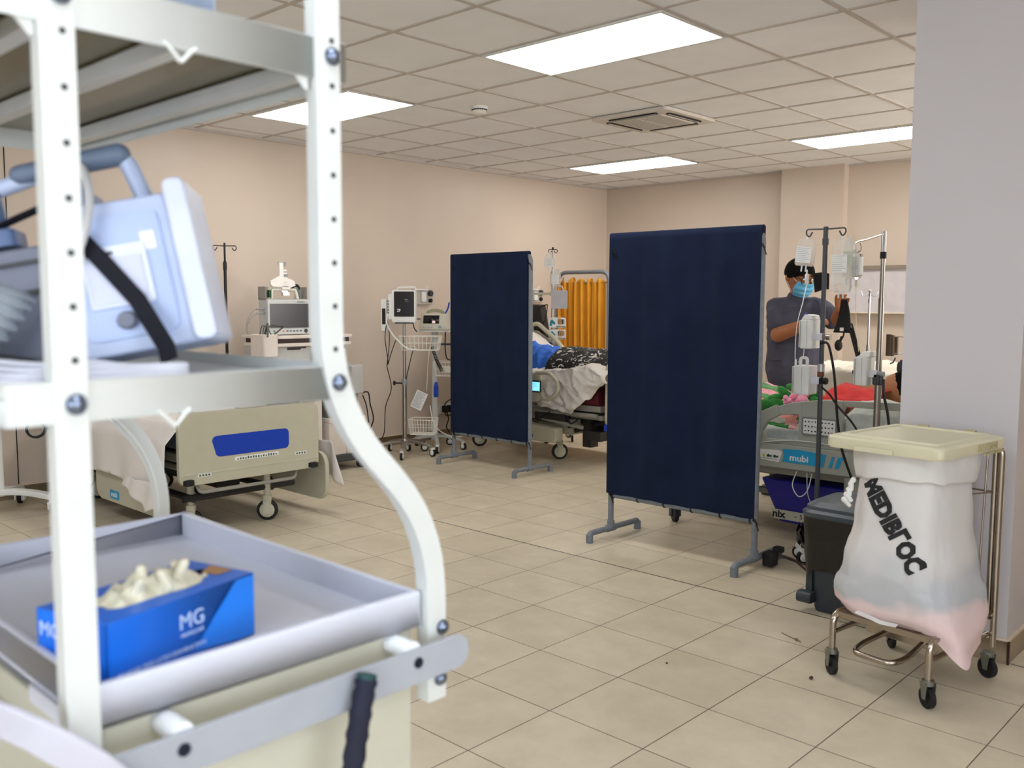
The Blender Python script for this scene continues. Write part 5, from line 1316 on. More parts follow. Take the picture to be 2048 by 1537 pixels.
# blood pressure cuff with bulb and coiled hose
t = thing('blood_pressure_cuff', 'black blood pressure cuff with bulb and coiled hose, held up by the standing person', 'cuff', (-2.74,5.98,1.2))
b = MB(); b.grid(lambda u,v: (-2.835+.115*u+.02*v*(1-u), 5.985+.04*math.sin(PI*u)-.02, 1.59-.005*u-.13*v*(1-.2*u)+.010*math.sin(PI*u)), 12, 8); b.build('upper_flap', mat('black_nylon',(14,14,18),.75,bump=.2), t, w=1, solid=.006, sharp=80)
b = MB(); b.grid(lambda u,v: (-2.625+.04*u-.045*v+.075*u*v, 5.955+.02*math.sin(PI*v), 1.415-.220*v), 10, 14); lf = b.build('lower_flap', mat('black_nylon',(0,0,0)), t, w=1, solid=.01, sharp=80)
b = MB(); b.box(-2.62,-2.597,5.938,5.944,1.205,1.228); b.build('tag', M_label, lf, w=1)
b = MB(); b.tube(bez([(-2.60,5.96,1.20),(-2.60,5.95,1.17),(-2.612,5.95,1.15)],5),.006); b.ball((-2.63,5.95,1.110),(.026,.026,.038)); b.cyl((-2.618,5.95,1.14),(-2.608,5.95,1.17),.009); b.build('bulb', M_black, t, w=1)
P = []
for k in range(260):
    u = k/259; c_ = Vector((-2.55,5.94,1.245)).lerp(Vector((-2.47,5.90,1.04)),u); a = k*.55
    P.append((c_.x+.015*math.cos(a), c_.y, c_.z+.015*math.sin(a)-.0*u))
b = MB(); b.tube(P,.0035,6); b.build('coiled_hose', M_black, t, w=1)
# black hoses in front of bed 3
b = MB(); b.tube(bez([(-2.14,4.62,1.18),(-2.10,4.61,1.185),(-2.075,4.60,1.14),(-2.050,4.60,1.02),(-2.035,4.60,.88),(-2.02,4.60,.76),(-2.0,4.62,.62),(-1.95,4.66,.45)],10),.0065)
b.tube(bez([(-2.13,4.63,.95),(-2.08,4.62,.915),(-2.03,4.60,.865),(-1.95,4.60,.785),(-1.90,4.62,.70)],10),.0055)
tag(b.build('black_hose', M_black), 'two black hoses crossing in front of the grey siderail below the drip stand', 'hose')
b = MB(); b.tube(bez([(-1.85,4.74,1.00),(-1.83,4.70,.93),(-1.80,4.68,.84),(-1.78,4.66,.76)],8),.007)
tag(b.build('black_cable', M_black), 'black cable hanging from the silver stand beside the column', 'cable')
# device + chrome arm rack near the column
t = thing('grey_equipment_bag', 'dark grey domed equipment case on the bed beyond, beside the column', 'case', (-2.28,6.55,.90))
b = MB(); b.add([(-2.42,6.4,.915),(-2.02,6.4,.915),(-2.02,6.66,.915),(-2.42,6.66,.915),(-2.42,6.41,.99),(-2.02,6.41,1.03),(-2.02,6.64,1.03),(-2.42,6.64,.99),(-2.30,6.42,1.015),(-2.30,6.63,1.015)],[(3,2,1,0),(0,1,5,8,4),(1,2,6,5),(2,3,7,9,6),(3,0,4,7),(4,8,9,7),(8,5,6,9)]); b.build('body', mat('slate_case',(66,70,82),.5), t, w=1, bevel=.02)
b = MB(); b.tube([(-2.33,6.395,.925),(-2.33,6.395,.965),(-2.25,6.395,.965),(-2.25,6.395,.925)],.0025); b.build('outline_mark', M_grey, t, w=1)
b = MB(); b.tube(fillet([(-2.33,6.5,1.02),(-2.30,6.5,1.05),(-2.18,6.5,1.06),(-2.15,6.5,1.03)],.02),.008); b.build('handle', M_black, t, w=1)
t = thing('wall_mount_rack', 'chrome and brown bracket rack just left of the column, above the far bed', 'rack', (-2.4,6.35,1.0))
b = MB(); b.box(-2.465,-2.435,6.33,6.36,1.03,1.18); b.box(-2.43,-2.415,6.33,6.36,1.03,1.175); b.box(-2.41,-2.39,6.34,6.36,1.04,1.165); b.build('plates', mat('bronze_metal',(120,104,86),.3,.7), t, w=1, bevel=.003)
b = MB(); b.tube([(-2.395,6.34,1.165),(-2.30,6.34,1.16),(-2.30,6.34,1.05),(-2.44,6.34,1.05)],.004); b.tube([(-2.31,6.34,1.12),(-2.31,6.34,.93)],.008); b.build('arm', M_chrome, t, w=1)
b = MB(); b.rbox((-2.345,6.34,.99),(.04,.03,.035),.008); b.tube(bez([(-2.40,6.34,1.02),(-2.41,6.33,.99),(-2.43,6.33,.98)],4),.005); b.build('clamp', M_dkgrey, t, w=1)
# ---- drip stand by bed 2
t = thing('drip_stand', 'grey drip stand behind the raised siderail, left of the ochre curtain', 'drip stand', (-6.02,6.95,0))
b = MB(); b.cyl((-6.02,6.95,.1),(-6.02,6.95,1.89),.012); b.build('pole', M_steel, t, w=1)
b = MB(); hook_pair(b,-6.02,6.95,1.90,.04,(.7,.7,0),.03,.004); b.ball((-6.02,6.95,1.915),.012); b.build('hooks', M_black, t, w=1)
star_base(t,-6.02,6.95,.24,a0=.2)
b = MB(); b.box(-6.40,-6.04,6.935,6.965,1.455,1.48); b.cyl((-6.02,6.92,1.467),(-6.02,6.98,1.467),.022); b.build('cross_arm', M_ivory, t, w=1, bevel=.004)
bag('drip_bag',-6.015,6.90,1.87,1.70,.11,'upper white-labelled drip bag on the stand left of the ochre curtain',.3,D=(.76,.65,0))
bag('drip_bag',-5.94,6.90,1.72,1.52,.10,'lower milky drip bag on the stand left of the ochre curtain',.3,D=(.76,.65,0),labm=M_label)
b = MB(Matrix.Translation((-5.905,6.92,1.41)) @ Matrix.Rotation(.70,4,'Z')); b.rbox((0,0,0),(.16,.05,.18),.012,'Y'); b.tube(fillet([(-.04,0,.088),(-.03,0,.13),(.02,0,.13),(.04,0,.088)],.01),.008); 
tag(b.build('grey_wall_box', mat('flat_grey_box',(180,178,180),.5), bevel=.004), 'plain grey box hung on the drip stand arm beside the ochre curtain', 'box')
for k,(z,lb) in enumerate(((1.13,'upper white and teal infusion pump beside the raised siderail'),(1.015,'lower white and teal infusion pump beside the raised siderail'))):
    t = thing('infusion_pump', lb, 'infusion pump', (-5.965,6.93,z), .70)
    b = MB(); b.rbox((0.02,0,.052),(.17,.12,.098),.02,'Y'); b.build('housing', M_white, t, bevel=.006)
    b = MB(); b.rbox((.055,-.062,.062),(.055,.004,.05),.006,'Y'); b.build('screen', M_dkgrey, t)
    b = MB(); b.plate([(-.055,.02),(-.03,.02),(-.03,.045),(-.005,.03),(.005,.05),(-.03,.085),(-.05,.07)],(0,-.0605,0),(1,0,0),(0,0,1),.0015); b.box(.01,.10,-.062,-.060,.008,.018); b.box(-.0652,-.064,-.05,.03,.02,.08); b.build('teal_marking', mat('teal_print',(28,132,150),.5), t)
    b = MB()
    for q in range(3): b.rbox((.095,-.061,.05+.015*q),(.008,.003,.008),.002,'Y')
    b.build('key', mat('key_grey',(150,170,180),.5), t)
b = MB(); b.tube(bez([(-6.05,6.9,1.36),(-6.14,6.88,1.32),(-6.18,6.88,1.18),(-6.16,6.88,1.08),(-6.05,6.88,1.05)],8),.006); b.tube(bez([(-6.04,6.9,1.36),(-6.06,6.88,1.2),(-6.16,6.88,1.10)],8),.005); 
tag(b.build('black_cable_loop', M_black), 'black cable loop left of the teal pumps near the raised siderail', 'cable')
b = MB()
for k in range(4): b.tube(bez([(-5.87+.01*k,6.86,1.25),(-5.84+.012*k,6.85,1.1),(-5.86+.02*k,6.84,.98),(-5.80+.015*k,6.83,.86)],8),.0022)
tag(b.build('orange_leads', mat('orange_lead',(236,176,96),.5)), 'thin orange leads hanging in front of the ochre curtain edge', 'leads')
t = thing('bedside_monitor', 'black device standing behind the raised siderail next to the screen post', 'monitor', (-6.3,6.98,1.0))
b = MB(); b.add([(-6.36,6.95,1.02),(-6.12,6.95,1.02),(-6.12,7.05,1.02),(-6.36,7.05,1.02),(-6.36,6.95,1.36),(-6.19,6.95,1.36),(-6.19,7.05,1.36),(-6.36,7.05,1.36)],[(3,2,1,0),(4,5,6,7),(0,1,5,4),(1,2,6,5),(2,3,7,6),(3,0,4,7)]); b.build('body', mat('brown_black',(42,36,34),.5), t, w=1, bevel=.02)
b = MB(); b.cyl((-6.33,7.0,.03),(-6.33,7.0,1.03),.02); b.cyl((-6.33,7.0,0),(-6.33,7.0,.03),.07); b.build('stand', M_dkgrey, t, w=1)
# ================================================================ LAUNDRY HAMPER (right foreground)
HX, HY, HR = -1.215, 3.46, -.135
t = thing('laundry_hamper', 'steel wheeled laundry hamper frame with a cream plastic lid, in front of the pale column', 'laundry hamper', (HX,HY,0), HR)
M_ss = mat('stainless_tube', (176,166,154), .22, 1)
M_lid = mat('lid_cream_plastic', (212,207,178), .4, var=.02)
# local: x right, y away
lx0, lx1, ly0, ly1 = -.222, .215, -.255, .235
b = MB()
prof = [(lx0,ly0,.872),(lx0,ly0,.905)]
def rr(x0,x1,y0,y1,r,z): return [Vector(((x0+x1)/2+p[0],(y0+y1)/2+p[1],z)) for p in rrect(x1-x0,y1-y0,r,5)]
b.loft([rr(lx0+.004,lx1-.004,ly0+.004,ly1-.004,.03,.868), rr(lx0,lx1,ly0,ly1,.03,.875), rr(lx0,lx1,ly0,ly1,.03,.905), rr(lx0+.006,lx1-.006,ly0+.006,ly1-.006,.028,.912),
        rr(lx0+.035,lx1-.035,ly0+.035,ly1-.035,.02,.914), rr(lx0+.040,lx1-.040,ly0+.040,ly1-.040,.02,.920), rr(lx0+.055,lx1-.055,ly0+.055,ly1-.055,.02,.920), rr(lx0+.060,lx1-.060,ly0+.060,ly1-.060,.02,.914)])
ld = b.build('lid', M_lid, t, sharp=35)
b = MB(); b.box(-.10,.045,ly0-.014,ly0+.002,.868,.886); b.build('lid_tab', M_lid, ld, bevel=.004)
b = MB(); b.box(lx1-.002,lx1+.004,.05,.20,.86,.868)
for k in range(9): b.box(lx1-.001,lx1+.0035,.00+k*.018,.006+k*.018,.876,.903)
b.build('lid_ribs', mat('lid_brownish', (176,164,124), .5), ld)
for k,x in enumerate((-.09,.09)):
    b = MB(); b.cyl((x-.02,ly1-.02,.916),(x+.02,ly1-.02,.916),.008); b.build('hinge', mat('lid_brownish',(0,0,0)), ld)
# dirt smudge on the lid's corner
b = MB(); b.plate([(0,0),(.03,.008),(.06,.004),(.05,.018),(.02,.014)],(lx1+.0005,.09,.878),(0,1,0),(0,0,1),.0008); b.build('smudge', mat('smudge_brown', (150,140,106), .7), ld)
# frame
for k,x in enumerate((-.185,.185)):
    b = MB(); b.tube(fillet([(x,-.218,.10),(x,-.218,.235),(x,-.10,.235),(x,.215,.235)],.05,8), .0125, 14); b.build('base_rail', M_ss, t)
    b = MB(); b.tube([(x,-.218,.165),(x,.215,.165)], .0105, 12); b.build('side_brace', M_ss, t)
for k,x in enumerate((.170,.205)):
    pass
for x in (-.205,.205):
    b = MB(); b.tube(fillet([(x,.222,.12),(x,.222,.868),(x*.75,.215,.895)],.05,6), .0115, 14); b.tube(fillet([(x-.022 if x>0 else x+.022,.222,.22),(x-.022 if x>0 else x+.022,.222,.868)],.05,6), .0095, 14)
    b.cyl((x,.222,.70),(x-.022*(1 if x>0 else -1),.222,.70),.004)
    b.build('back_post', M_ss, t)
b = MB(); b.cyl((.165,.16,.225),(.165,.20,.868),.004); b.build('thin_rod', M_ss, t)
b = MB(); b.cyl((-.2,.222,.702),(.2,.222,.702),.004); b.cyl((.10,.0,.700),(.185,.222,.702),.003); b.build('cross_wire', M_ss, t)
b = MB(); b.box(-.175,.20,-.20,.20,.240,.2425); b.box(-.175,.20,-.202,-.1995,.222,.2425); b.build('shelf_plate', mat('brushed_plate',(170,160,146),.35,1), t)
b = MB(); b.box(-.175,.185,.00,.03,.120,.155); b.build('cross_member', M_ss, t, bevel=.002)
b = MB(); b.tube(fillet([(-.085,.01,.145),(-.105,-.16,.125),(-.09,-.235,.118),(.055,-.235,.118),(.075,-.16,.125),(.055,.01,.145)],.045,7), .0105, 14); b.build('foot_pedal', M_ss, t)
def hcaster(x, y, a):
    b = MB(); b.cyl((x,y,.088),(x,y,.112),.019); q = MB(Matrix.Translation((x,y,0)) @ Matrix.Rotation(a,4,'Z'))
    q.cyl((0,0,.083),(0,0,.100),.021)
    for s in (-1,1): q.plate([(-.020,.0),(.020,.0),(.005,-.058),(-.012,-.058)],(s*.016+(.0015 if s>0 else -.0015),.0,.092),(0,1,0),(0,0,1),.002*s)
    o = q.build('caster', mat('galvanised_fork',(128,130,120),.4,.7), t)
    q = MB(Matrix.Translation((x,y,0)) @ Matrix.Rotation(a,4,'Z'))
    q.lathe([(.020,-.006),(.034,-.010),(.038,-.008),(.038,.008),(.034,.010),(.020,.006)],(0,.0,.038),26,(1,0,0)); q.cyl((-.016,0,.038),(.016,0,.038),.008)
    q.build('wheel', M_black, o)
for (x,y,a) in ((-.185,-.218,1.0),(.185,-.218,1.1),(-.185,.215,.8),(.195,.215,1.3)): hcaster(x,y,a)
# bag: lofted cloth
def bagring(v):
    # v 0 top .. 1 bottom
    z = .885-v*.642
    keys = [(0,.172,.200,0,0),(.10,.168,.196,0,0),(.17,.163,.188,.0,0),(.20,.158,.186,0,0),(.45,.172,.200,-.004,0),(.70,.200,.215,-.008,-.004),(.86,.225,.212,-.008,.0),(.94,.228,.208,.0,.0),(1,.205,.190,.0,0)]
    for a, c_ in zip(keys, keys[1:]):
        if a[0] <= v <= c_[0]:
            k = (v-a[0])/(c_[0]-a[0]); k = k*k*(3-2*k); w_, d_, cx, cy = [a[i]+(c_[i]-a[i])*k for i in (1,2,3,4)]; break
    return z, w_, d_, cx, cy
def bagpt(th, v, off=0):
    z, w_, d_, cx, cy = bagring(v)
    e = .55 if v < .8 else .45
    c_, s_ = math.cos(th), math.sin(th)
    x = w_*abs(c_)**e*(1 if c_ > 0 else -1); y = d_*abs(s_)**e*(1 if s_ > 0 else -1)
    # vertical folds and belly
    fold = .006*math.sin(th*7+v*3)*(1-v*.5)+.006*N3(th*1.5,v*3,0)+.003*N3(th*5,v*9,4)
    fold += .0045*wr(math.cos(th)*1.3+math.sin(th)*.9, v*.55, 2)+.004*wr(math.cos(th)*2.2, v*1.4+math.sin(th), 6)*v
    x *= 1+fold*3; y *= 1+fold*3
    # near right corner sags over the shelf edge, near left corner bulges
    if v > .8:
        k = (v-.8)/.2
        tt = math.atan2(s_,c_); sag = math.exp(-((tt+.30)/.42)**2)
        z -= .095*sag*k*k; x += .075*sag*k*k; y -= .02*sag*k
        sl = max(0,-c_)*max(0,-s_)*2
        x -= .03*sl*k*(1.3-k); z += .015*sl*k
        z += .010*math.sin(x*20)*k
    return Vector((x+cx, y+cy, z))
b = MB(); n = 96
rings = [[bagpt(2*PI*i/n, j/60) for i in range(n)] for j in range(61)]
b.loft(rings, caps=False)
b.add(rings[-1], [tuple(range(n))])
M_bag = mat('white_laundry_cloth', (226,222,220), .8, var=.02, scale=6, bump=.1, bscale=30, sub=.05)
def bag_mat():
    m = M_bag; nt = m.node_tree; L = nt.links; bs = nt.nodes['Principled BSDF']
    # coloured washing showing faintly through the thin cloth near the bottom
    tc = nt.nodes.new('ShaderNodeTexCoord'); sep = nt.nodes.new('ShaderNodeSeparateXYZ'); L.new(tc.outputs['Object'], sep.inputs[0])
    n1 = nt.nodes.new('ShaderNodeTexNoise'); n1.inputs['Scale'].default_value = 5; L.new(tc.outputs['Object'], n1.inputs[0])
    mm = nt.nodes.new('ShaderNodeMath'); mm.operation = 'MULTIPLY_ADD'; mm.inputs[1].default_value = .22; L.new(n1.outputs[0], mm.inputs[0]); L.new(sep.outputs[2], mm.inputs[2])
    r = nt.nodes.new('ShaderNodeValToRGB'); cr = r.color_ramp
    cr.elements[0].position = .335; cr.elements[0].color = srgb(222,196,194)
    cr.elements[1].position = .62; cr.elements[1].color = srgb(214,210,208)
    e = cr.elements.new(.40); e.color = srgb(222,200,198)
    e = cr.elements.new(.44); e.color = srgb(184,186,190)
    e = cr.elements.new(.54); e.color = srgb(194,196,199)
    L.new(mm.outputs[0], r.inputs[0]); L.new(r.outputs[0], bs.inputs['Base Color'])
bag_mat()
BAG = thing('laundry_bag', 'bulging white cloth laundry bag with slanting black lettering, hanging in the steel hamper', 'laundry bag', (HX,HY,0), HR)
b.build('cloth', M_bag, BAG, sharp=80)
# folded-over hem band
b = MB()
rings = []
for j,(v,o) in enumerate(((.0,.006),(.06,.012),(.12,.013),(.165,.012),(.178,.014),(.188,.012),(.192,.004))):
    rings.append([bagpt(2*PI*i/n, min(v+(.014*math.sin(2*PI*i/n*2+.6)+.006*math.sin(2*PI*i/n*9))*(v/.19),.3))*1.0+Vector((math.cos(2*PI*i/n)*o, math.sin(2*PI*i/n)*o, .004*math.sin(i*.9)*v))*1.0 for i in range(n)])
b.loft(rings, caps=False); b.build('folded_hem', mat('hem_white',(218,215,212),.8,bump=.12,bscale=40), BAG, sharp=80)
# lettering wrapped on the front
def wraptext(txt, size, x0, z0, ang_, dx=1):
    cu = bpy.data.curves.new('t','FONT'); cu.body = txt; cu.size = size; cu.offset = .0045*size/.07; cu.resolution_u = 2; cu.space_character = 1.04
    o = bpy.data.objects.new('t', cu); COL.objects.link(o)
    dg = bpy.context.evaluated_depsgraph_get(); me = bpy.data.meshes.new_from_object(o.evaluated_get(dg))
    bm = bmesh.new(); bm.from_mesh(me)
    bmesh.ops.triangulate(bm, faces=bm.faces); bmesh.ops.subdivide_edges(bm, edges=[e for e in bm.edges if e.calc_length() > .02], cuts=1); bmesh.ops.triangulate(bm, faces=bm.faces)
    ca, sa = math.cos(ang_), math.sin(ang_); vs = []
    for v in bm.verts:
        px_ = v.co.x*.78; pz = v.co.y
        X = x0+px_*ca-pz*sa; Z = z0+px_*sa+pz*ca
        # find front surface y at (X,Z)
        best = None; vv = (.885-Z)/.642
        lo, hi = -PI+.05, -.05
        for _ in range(26):
            m_ = (lo+hi)/2
            if bagpt(m_, vv).x < X: lo = m_
            else: hi = m_
        p = bagpt((lo+hi)/2, vv)
        vs.append((X, p.y-.004, Z))
    bm.verts.index_update()
    fs = [tuple(q.index for q in f.verts) for f in bm.faces]
    bm.free(); bpy.data.objects.remove(o)
    return vs, fs
b = MB(); vs, fs = wraptext('MEDIB\u0393OC', .089, -.104, .738, -math.radians(55))
b.add(vs, fs); b.build('lettering', mat('stencil_ink',(34,34,36),.8,var=.3,scale=60), BAG, fix=False)
b = MB(); b.tube(bez([(-.10,-.205,.262),(-.03,-.212,.256),(.0,-.208,.250),(.06,-.212,.255)],6),0,flat=(.02,.003,(0,-.3,1))); b.build('torn_ribbon', M_white, BAG)
b = MB()
for k in range(5): b.cap((-.158-.004*k,-.160-.008*k,.74-.018*k),(-.164+.006*(k%2),-.172,.725-.02*k),.011,.008,8)
b.build('drawstring_knot', M_white, BAG, sharp=80)
# ================================================================ PEDAL BIN
BX, BY = -1.668, 4.03
t = thing('pedal_bin', 'dark charcoal pedal bin lined with a black sack, between screen and hamper', 'bin', (BX,BY,0), -.02)
M_bin = mat('bin_charcoal', (52,60,66), .45, var=.05)
b = MB()
def br(w_,d_,z,r=.04,dy=0): return [Vector((p[0],p[1]+dy,z)) for p in rrect(w_,d_,r,5)]
b.loft([br(.27,.25,.0),br(.28,.26,.02),br(.31,.29,.25),br(.34,.32,.46)]); b.build('body', M_bin, t, sharp=40)
b = MB(Matrix.Translation((0,0,-.018))); b.loft([br(.375,.355,.455,.06),br(.385,.365,.462,.06),br(.385,.365,.478,.06),br(.36,.34,.49,.06),br(.355,.335,.505,.06),br(.30,.28,.525,.05),br(.22,.20,.530,.04)]); b.build('lid', mat('lid_slate',(62,72,80),.4), t, sharp=25)
b = MB(); b.box(-.165,-.135,-.14,-.10,.03,.44); b.build('pedal_rod', M_bin, t, bevel=.004)
b = MB(); b.rbox((-.155,-.15,.065),(.07,.07,.05),.02,'X'); b.build('pedal', M_bin, t, bevel=.006)
b = MB(); rings = []
for j in range(16):
    v = j/15; z = .462-.25*v
    rings.append([Vector((p[0]*(1+.03*N3(i*.35,v*3,1)+.02*math.sin(i*1.7+v*6)),p[1]*(1+.03*N3(i*.35,v*3,5)),z+.012*N3(i*.5,v*2,2)-(.05*v*math.sin(i*.35)))) for i,p in enumerate(rrect(.375-.03*v,.355-.03*v,.05,8))])
b.loft(rings, caps=False); b.build('bin_liner', mat('black_sack',(10,10,12),.22,spec=.6,bump=.5,bscale=40), t, sharp=80)
b = MB()
for k in range(9): b.grid(lambda u,v,k=k: (-.20-.028*u-.012*math.sin(k+v*5)+.01*v, -.13+.012*k+.018*math.sin(v*6+k)+.01*u, .37-.07*v+.02*math.sin(u*4+k*2)), 4, 5)
b.build('sack_knot', mat('black_sack',(0,0,0)), t, sharp=80)
# cable and plug block on the floor by the screen foot
b = MB(); b.rbox((-2.275,4.40,.045),(.06,.08,.07),.015); b.rbox((-2.25,4.44,.09),(.05,.05,.03),.01)
o = b.build('plug_block', M_black, bevel=.005); tag(o, 'black plug block on the floor beside the right foot of the nearest navy screen', 'plug')
b = MB(); b.tube(bez([(-2.25,4.44,.06),(-2.17,4.45,.05),(-2.05,4.40,.015),(-1.95,4.42,.007),(-1.80,4.5,.007)],8),.006); b.tube(bez([(-2.24,4.46,.05),(-2.1,4.52,.012),(-1.9,4.56,.007),(-1.80,4.6,.007)],8),.005)
tag(b.build('floor_cable', mat('brown_cable',(48,26,24),.4)), 'dark brown cable lying on the floor between the screen foot and the pedal bin', 'cable')
# debris
b = MB(); b.tube(bez([(-1.765,3.535,.003),(-1.72,3.515,.003),(-1.685,3.50,.004)],5),.0018,6); b.ball((-1.68,3.497,.006),(.009,.006,.005),8,6); b.cap((-1.675,3.50,.005),(-1.655,3.485,.004),.0022,.0015,6)
tag(b.build('twig', mat('dry_twig',(128,104,70),.8)), 'small dry twig lying on a floor tile in front of the hamper', 'twig')
b = MB(); b.ball((-1.46,3.17,.006),(.007,.010,.006),8,6)
tag(b.build('seed', mat('dark_seed',(60,36,24),.6)), 'tiny dark brown seed on the floor left of the hamper wheel', 'seed')
for (x,y,lb) in ((-1.93,2.92,'tiny dark crumb on the floor tiles at bottom centre of the photo'),):
    b = MB(); b.ball((x,y,.003),(.005,.004,.003),8,5); tag(b.build('crumb', mat('dark_seed',(0,0,0))), lb, 'crumb')

# ================================================================ STANDING PERSON
PX, PY = -3.06, 6.20
M_sk = mat('tan_skin', (168,108,70), .5, var=.03, scale=10, sub=.12)
M_scrub = mat('charcoal_scrubs', (74,74,90), .85, var=.05, scale=10, bump=.15, bscale=80)
pr = thing('person', 'person in charcoal scrubs, blue face mask and round glasses, head bowed behind the bed', 'person', (PX,PY,0))
b = MB()
hip = .93
# legs and shoes
for s in (-1,1):
    hx = s*.09
    b.cap((hx,0,hip-.03),(hx*1.1,.01,.50),.085,.058); b.cap((hx*1.1,.01,.50),(hx*1.15,.03,.09),.052,.040); b.rbox((hx*1.2,-.03,.035),(.085,.24,.06),.03)
b.cap((-.06,0,hip+.02),(.06,0,hip+.02),.115,.115); b.cap((0,0,hip+.05),(.0,-.005,1.20),.11,.11); b.cap((-.03,0,1.24),(.05,-.01,1.26),.09,.09)
SL = Vector((-.135,-.02,1.352)); SR = Vector((.150,.05,1.352))
b.cap(SL, SR, .052, .052); b.cap((0,0,1.25),(.0,.0,1.35),.08,.06)
NK0 = Vector((.0,.0,1.40)); NK1 = Vector((.015,-.02,1.49)); b.cap(NK0, NK1, .052, .053)
# near (left in photo) arm
EL = Vector((-.04,-.19,1.165)); WL = Vector((.215,-.225,1.255)); 
b.cap(SL, EL, .056, .047, 14); b.cap(EL, WL, .053, .037, 14)
# far arm: raised forearm towards the cuff
ER = Vector((.30,-.02,1.265)); WR = Vector((.405,-.19,1.35))
b.cap(SR, ER, .055, .045, 14); b.cap(ER, WR, .044, .029, 14)
def hand(b, W, D, Nn, side):
    # palm, four bent fingers of different length and a thumb
    D = Vector(D).normalized(); Nn = Vector(Nn); Nn = (Nn-D*Nn.dot(D)).normalized(); S = D.cross(Nn)
    c_ = W+D*.045
    for k in range(4):
        q = W+D*.012+S*((k-1.5)*.013); e = W+D*.085+S*((k-1.5)*.020)
        b.cap(q, e, .015, .0105, 8)
        L = (.036,.043,.040,.030)[k]
        m = e+(D*.8+Nn*.45).normalized()*L*.75; f = m+(D*.25+Nn).normalized()*L*.65
        b.cap(e, m, .0095, .0088, 8); b.cap(m, f, .0088, .0075, 8)
    T0 = W+D*.03-S*.022*side; T1 = T0+(D*.5-S*side*.8).normalized()*.035; T2 = T1+(D*.8+Nn*.5).normalized()*.03
    b.cap(W+D*.02, T0, .016, .013, 8); b.cap(T0, T1, .0125, .0105, 8); b.cap(T1, T2, .0105, .0085, 8)
hand(b, WL, (.9,-.1,.25), (.2,.1,-1), 1); hand(b, WR, (.15,-.35,.9), (.6,-.6,-.4), -1)
# head, bowed and turned to the right of the picture
HC = Vector((.035,-.045,1.588)); HRm = Matrix.Rotation(math.radians(64),3,'Z') @ Matrix.Rotation(math.radians(24),3,'X') @ Matrix.Scale(1.12,3)
def hp(x,y,z): return HC+HRm @ Vector((x,y,z))
b.ball(HC, (.076,.094,.088), 24, 16, HRm.to_4x4()); b.ball(hp(0,-.030,-.055),(.055,.058,.062),20,12,HRm.to_4x4()); b.ball(hp(0,-.055,-.092),(.028,.028,.022),14,8)
b.cap(NK1, hp(0,.035,-.045), .052,.058)
b.cap(hp(0,-.092,.000),hp(0,-.108,-.032),.008,.013); b.ball(hp(0,-.108,-.034),(.016,.010,.009),10,8,HRm.to_4x4())
for s in (-1,1):
    b.ball(hp(s*.076,.012,-.018),(.010,.018,.030),12,10,HRm.to_4x4()); b.ball(hp(s*.030,-.080,.012),(.020,.010,.009),12,8,HRm.to_4x4()); b.ball(hp(s*.04,-.068,-.03),(.022,.02,.02),12,8)
b.cap(hp(-.016,-.098,-.062),hp(.016,-.098,-.062),.006)
b.build('body', M_sk, pr, remesh=.006, smooth=4)
for s in (-1,1):
    q = MB(); q.ball(hp(s*.030,-.0885,.006),(.011,.006,.006),12,8,HRm.to_4x4()); q.build('eye', M_white, pr)
    q = MB(); q.tube([hp(s*.012,-.096,.028),hp(s*.030,-.096,.034),hp(s*.050,-.084,.026)],.004); q.build('eyebrow', mat('black_hair',(12,10,10),.5), pr)
# hair cap
b = MB(); n_ = 28
rings = []
for j in range(13):
    ph = (PI*.60)*j/12
    rr_ = []
    for k in range(n_):
        a = 2*PI*k/n_; x = math.cos(a); y = math.sin(a)
        lim = 1.0
        front = max(0,-y)
        p = min(ph, PI*(.60-.22*front**1.5))
        rr_.append(hp(.084*math.sin(p)*x, .003+.102*math.sin(p)*y, .010+.094*math.cos(p)))
    rings.append(rr_)
b.loft(rings, caps=False); b.build('hair', mat('black_hair',(12,10,10),.5), pr, w=0, solid=.008, sharp=80)
# glasses
b = MB()
for s in (-1,1): b.tube([hp(s*.033+.026*math.cos(a), -.106, .004+.024*math.sin(a)) for a in [2*PI*q/20 for q in range(20)]], .0032, 6, closed=True); b.tube([hp(s*.059,-.104,.008),hp(s*.080,-.06,.008),hp(s*.082,.015,.0)],.002)
b.tube([hp(-.008,-.106,.006),hp(0,-.110,.009),hp(.008,-.106,.006)],.002); b.build('glasses', mat('glasses_black',(24,24,26),.3), pr)
# face mask
def mk(u, v):
    a = (u-.5)*2.3; z = -.012-v*.098
    r = .066+.016*math.sin(PI*v)-.012*abs(v-.5)
    bulge = 1+.12*math.sin(PI*v)*math.cos(a)
    return hp(r*math.sin(a)*1.02, -.048-(.072*math.cos(a)*bulge)-.004*math.sin(v*PI*6)*math.cos(a)+.012*v, z)
b = MB(); b.grid(mk, 24, 18); b.build('face_mask', mat('mask_light_blue',(98,176,214),.75,var=.03,bump=.1), pr, solid=.002, sharp=80)
b = MB()
for s in (-1,1): b.tube([hp(s*.064,-.075,-.016),hp(s*.078,-.02,.004),hp(s*.082,.018,.010),hp(s*.079,.025,-.03),hp(s*.060,-.05,-.095)],.0018)
b.build('mask_strap', M_white, pr)
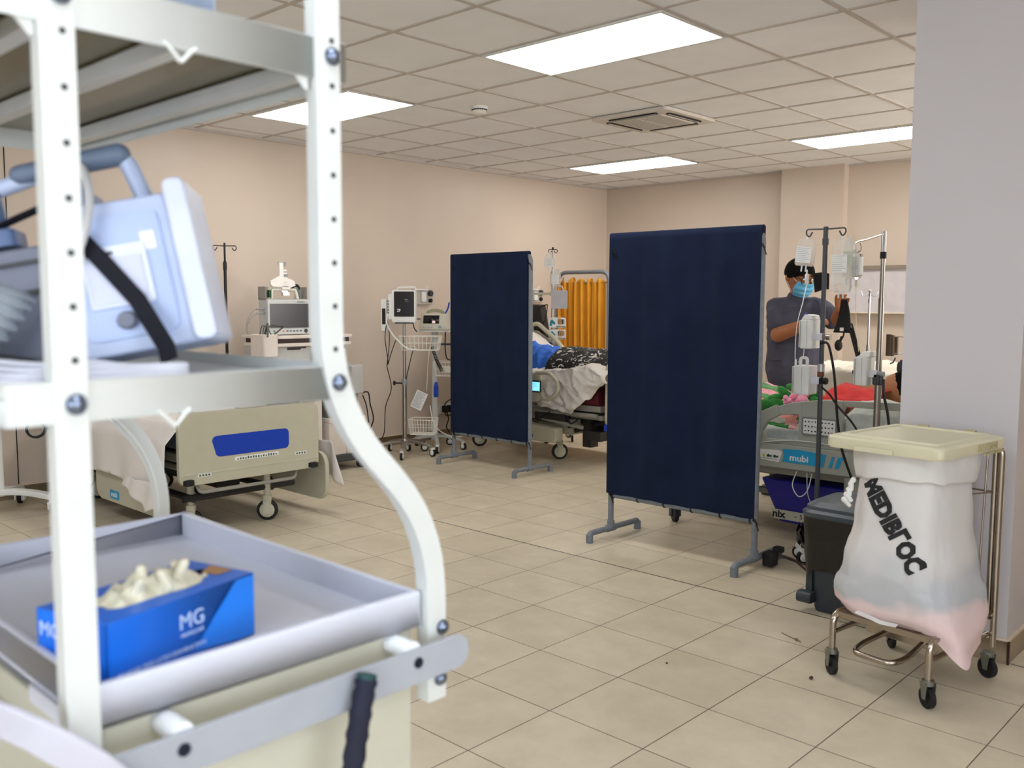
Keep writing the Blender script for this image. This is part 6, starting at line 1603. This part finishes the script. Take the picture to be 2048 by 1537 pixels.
# scrubs
def shell(pts, name, rings_n=28, mt=M_scrub, **kw):
    b = MB(); rings = []
    for (c_, rx, ry) in pts:
        rings.append([Vector((c_[0]+rx*math.cos(a)*(1+.02*math.sin(a*5+c_[2]*20)), c_[1]+ry*math.sin(a)*(1+.03*math.sin(a*4+c_[2]*13)), c_[2]+.004*math.sin(a*6))) for a in [2*PI*q/rings_n for q in range(rings_n)]])
    b.loft(rings, caps=False)
    return b.build(name, mt, pr, solid=.004, sharp=80, subd=1, **kw)
b = MB()
# torso garment grown from capsules, fused into one cloth surface
b.cap((-.03,0,.88),(.03,0,.88),.165,.165,20); b.cap((-.03,0,.90),(-.02,-.01,1.20),.172,.178,20); b.cap((.03,0,.90),(.03,.0,1.22),.165,.160,20)
b.cap(SL+Vector((.01,0,0)), SR-Vector((.01,0,0)), .080, .078, 18); b.cap((-.04,-.01,1.20),(-.05,0,1.32),.155,.11,18); b.cap((.05,0,1.20),(.06,.02,1.32),.145,.10,18)
b.cap(SL, SL.lerp(EL,.66), .080,.082,18); b.cap(SR, SR.lerp(ER,.80), .078,.074,18)
b.cap((0,.02,1.36),(.0,.0,1.42),.085,.068,18)
gar = b.build('scrub_top', M_scrub, pr, remesh=.009, smooth=3)
tx = bpy.data.textures.new('cloth_folds','CLOUDS'); tx.noise_scale = .075; tx.noise_depth = 1
md = gar.modifiers.new('folds','DISPLACE'); md.texture = tx; md.strength = .022; md.mid_level = .5; md.texture_coords = 'LOCAL'
b = MB()
for s in (-1,1):
    b.cap((s*.075,0,.86),(s*.10,.01,.50),.118,.088,18); b.cap((s*.10,.01,.50),(s*.105,.03,.12),.085,.075,18)
b.cap((-.06,0,.90),(.06,0,.90),.140,.140,18)
tr_ = b.build('trousers', M_scrub, pr, remesh=.011, smooth=3)
for s in (-1,1):
    q = MB(); q.rbox((s*.11,-.035,.036),(.10,.27,.070),.035); q.build('shoe', M_dkgrey, pr, bevel=.012)
b = MB(); b.box(-.13,-.02,-.182,-.178,.98,.983); b.build('pocket_seam', mat('dark_trim',(40,40,50),.8), pr)
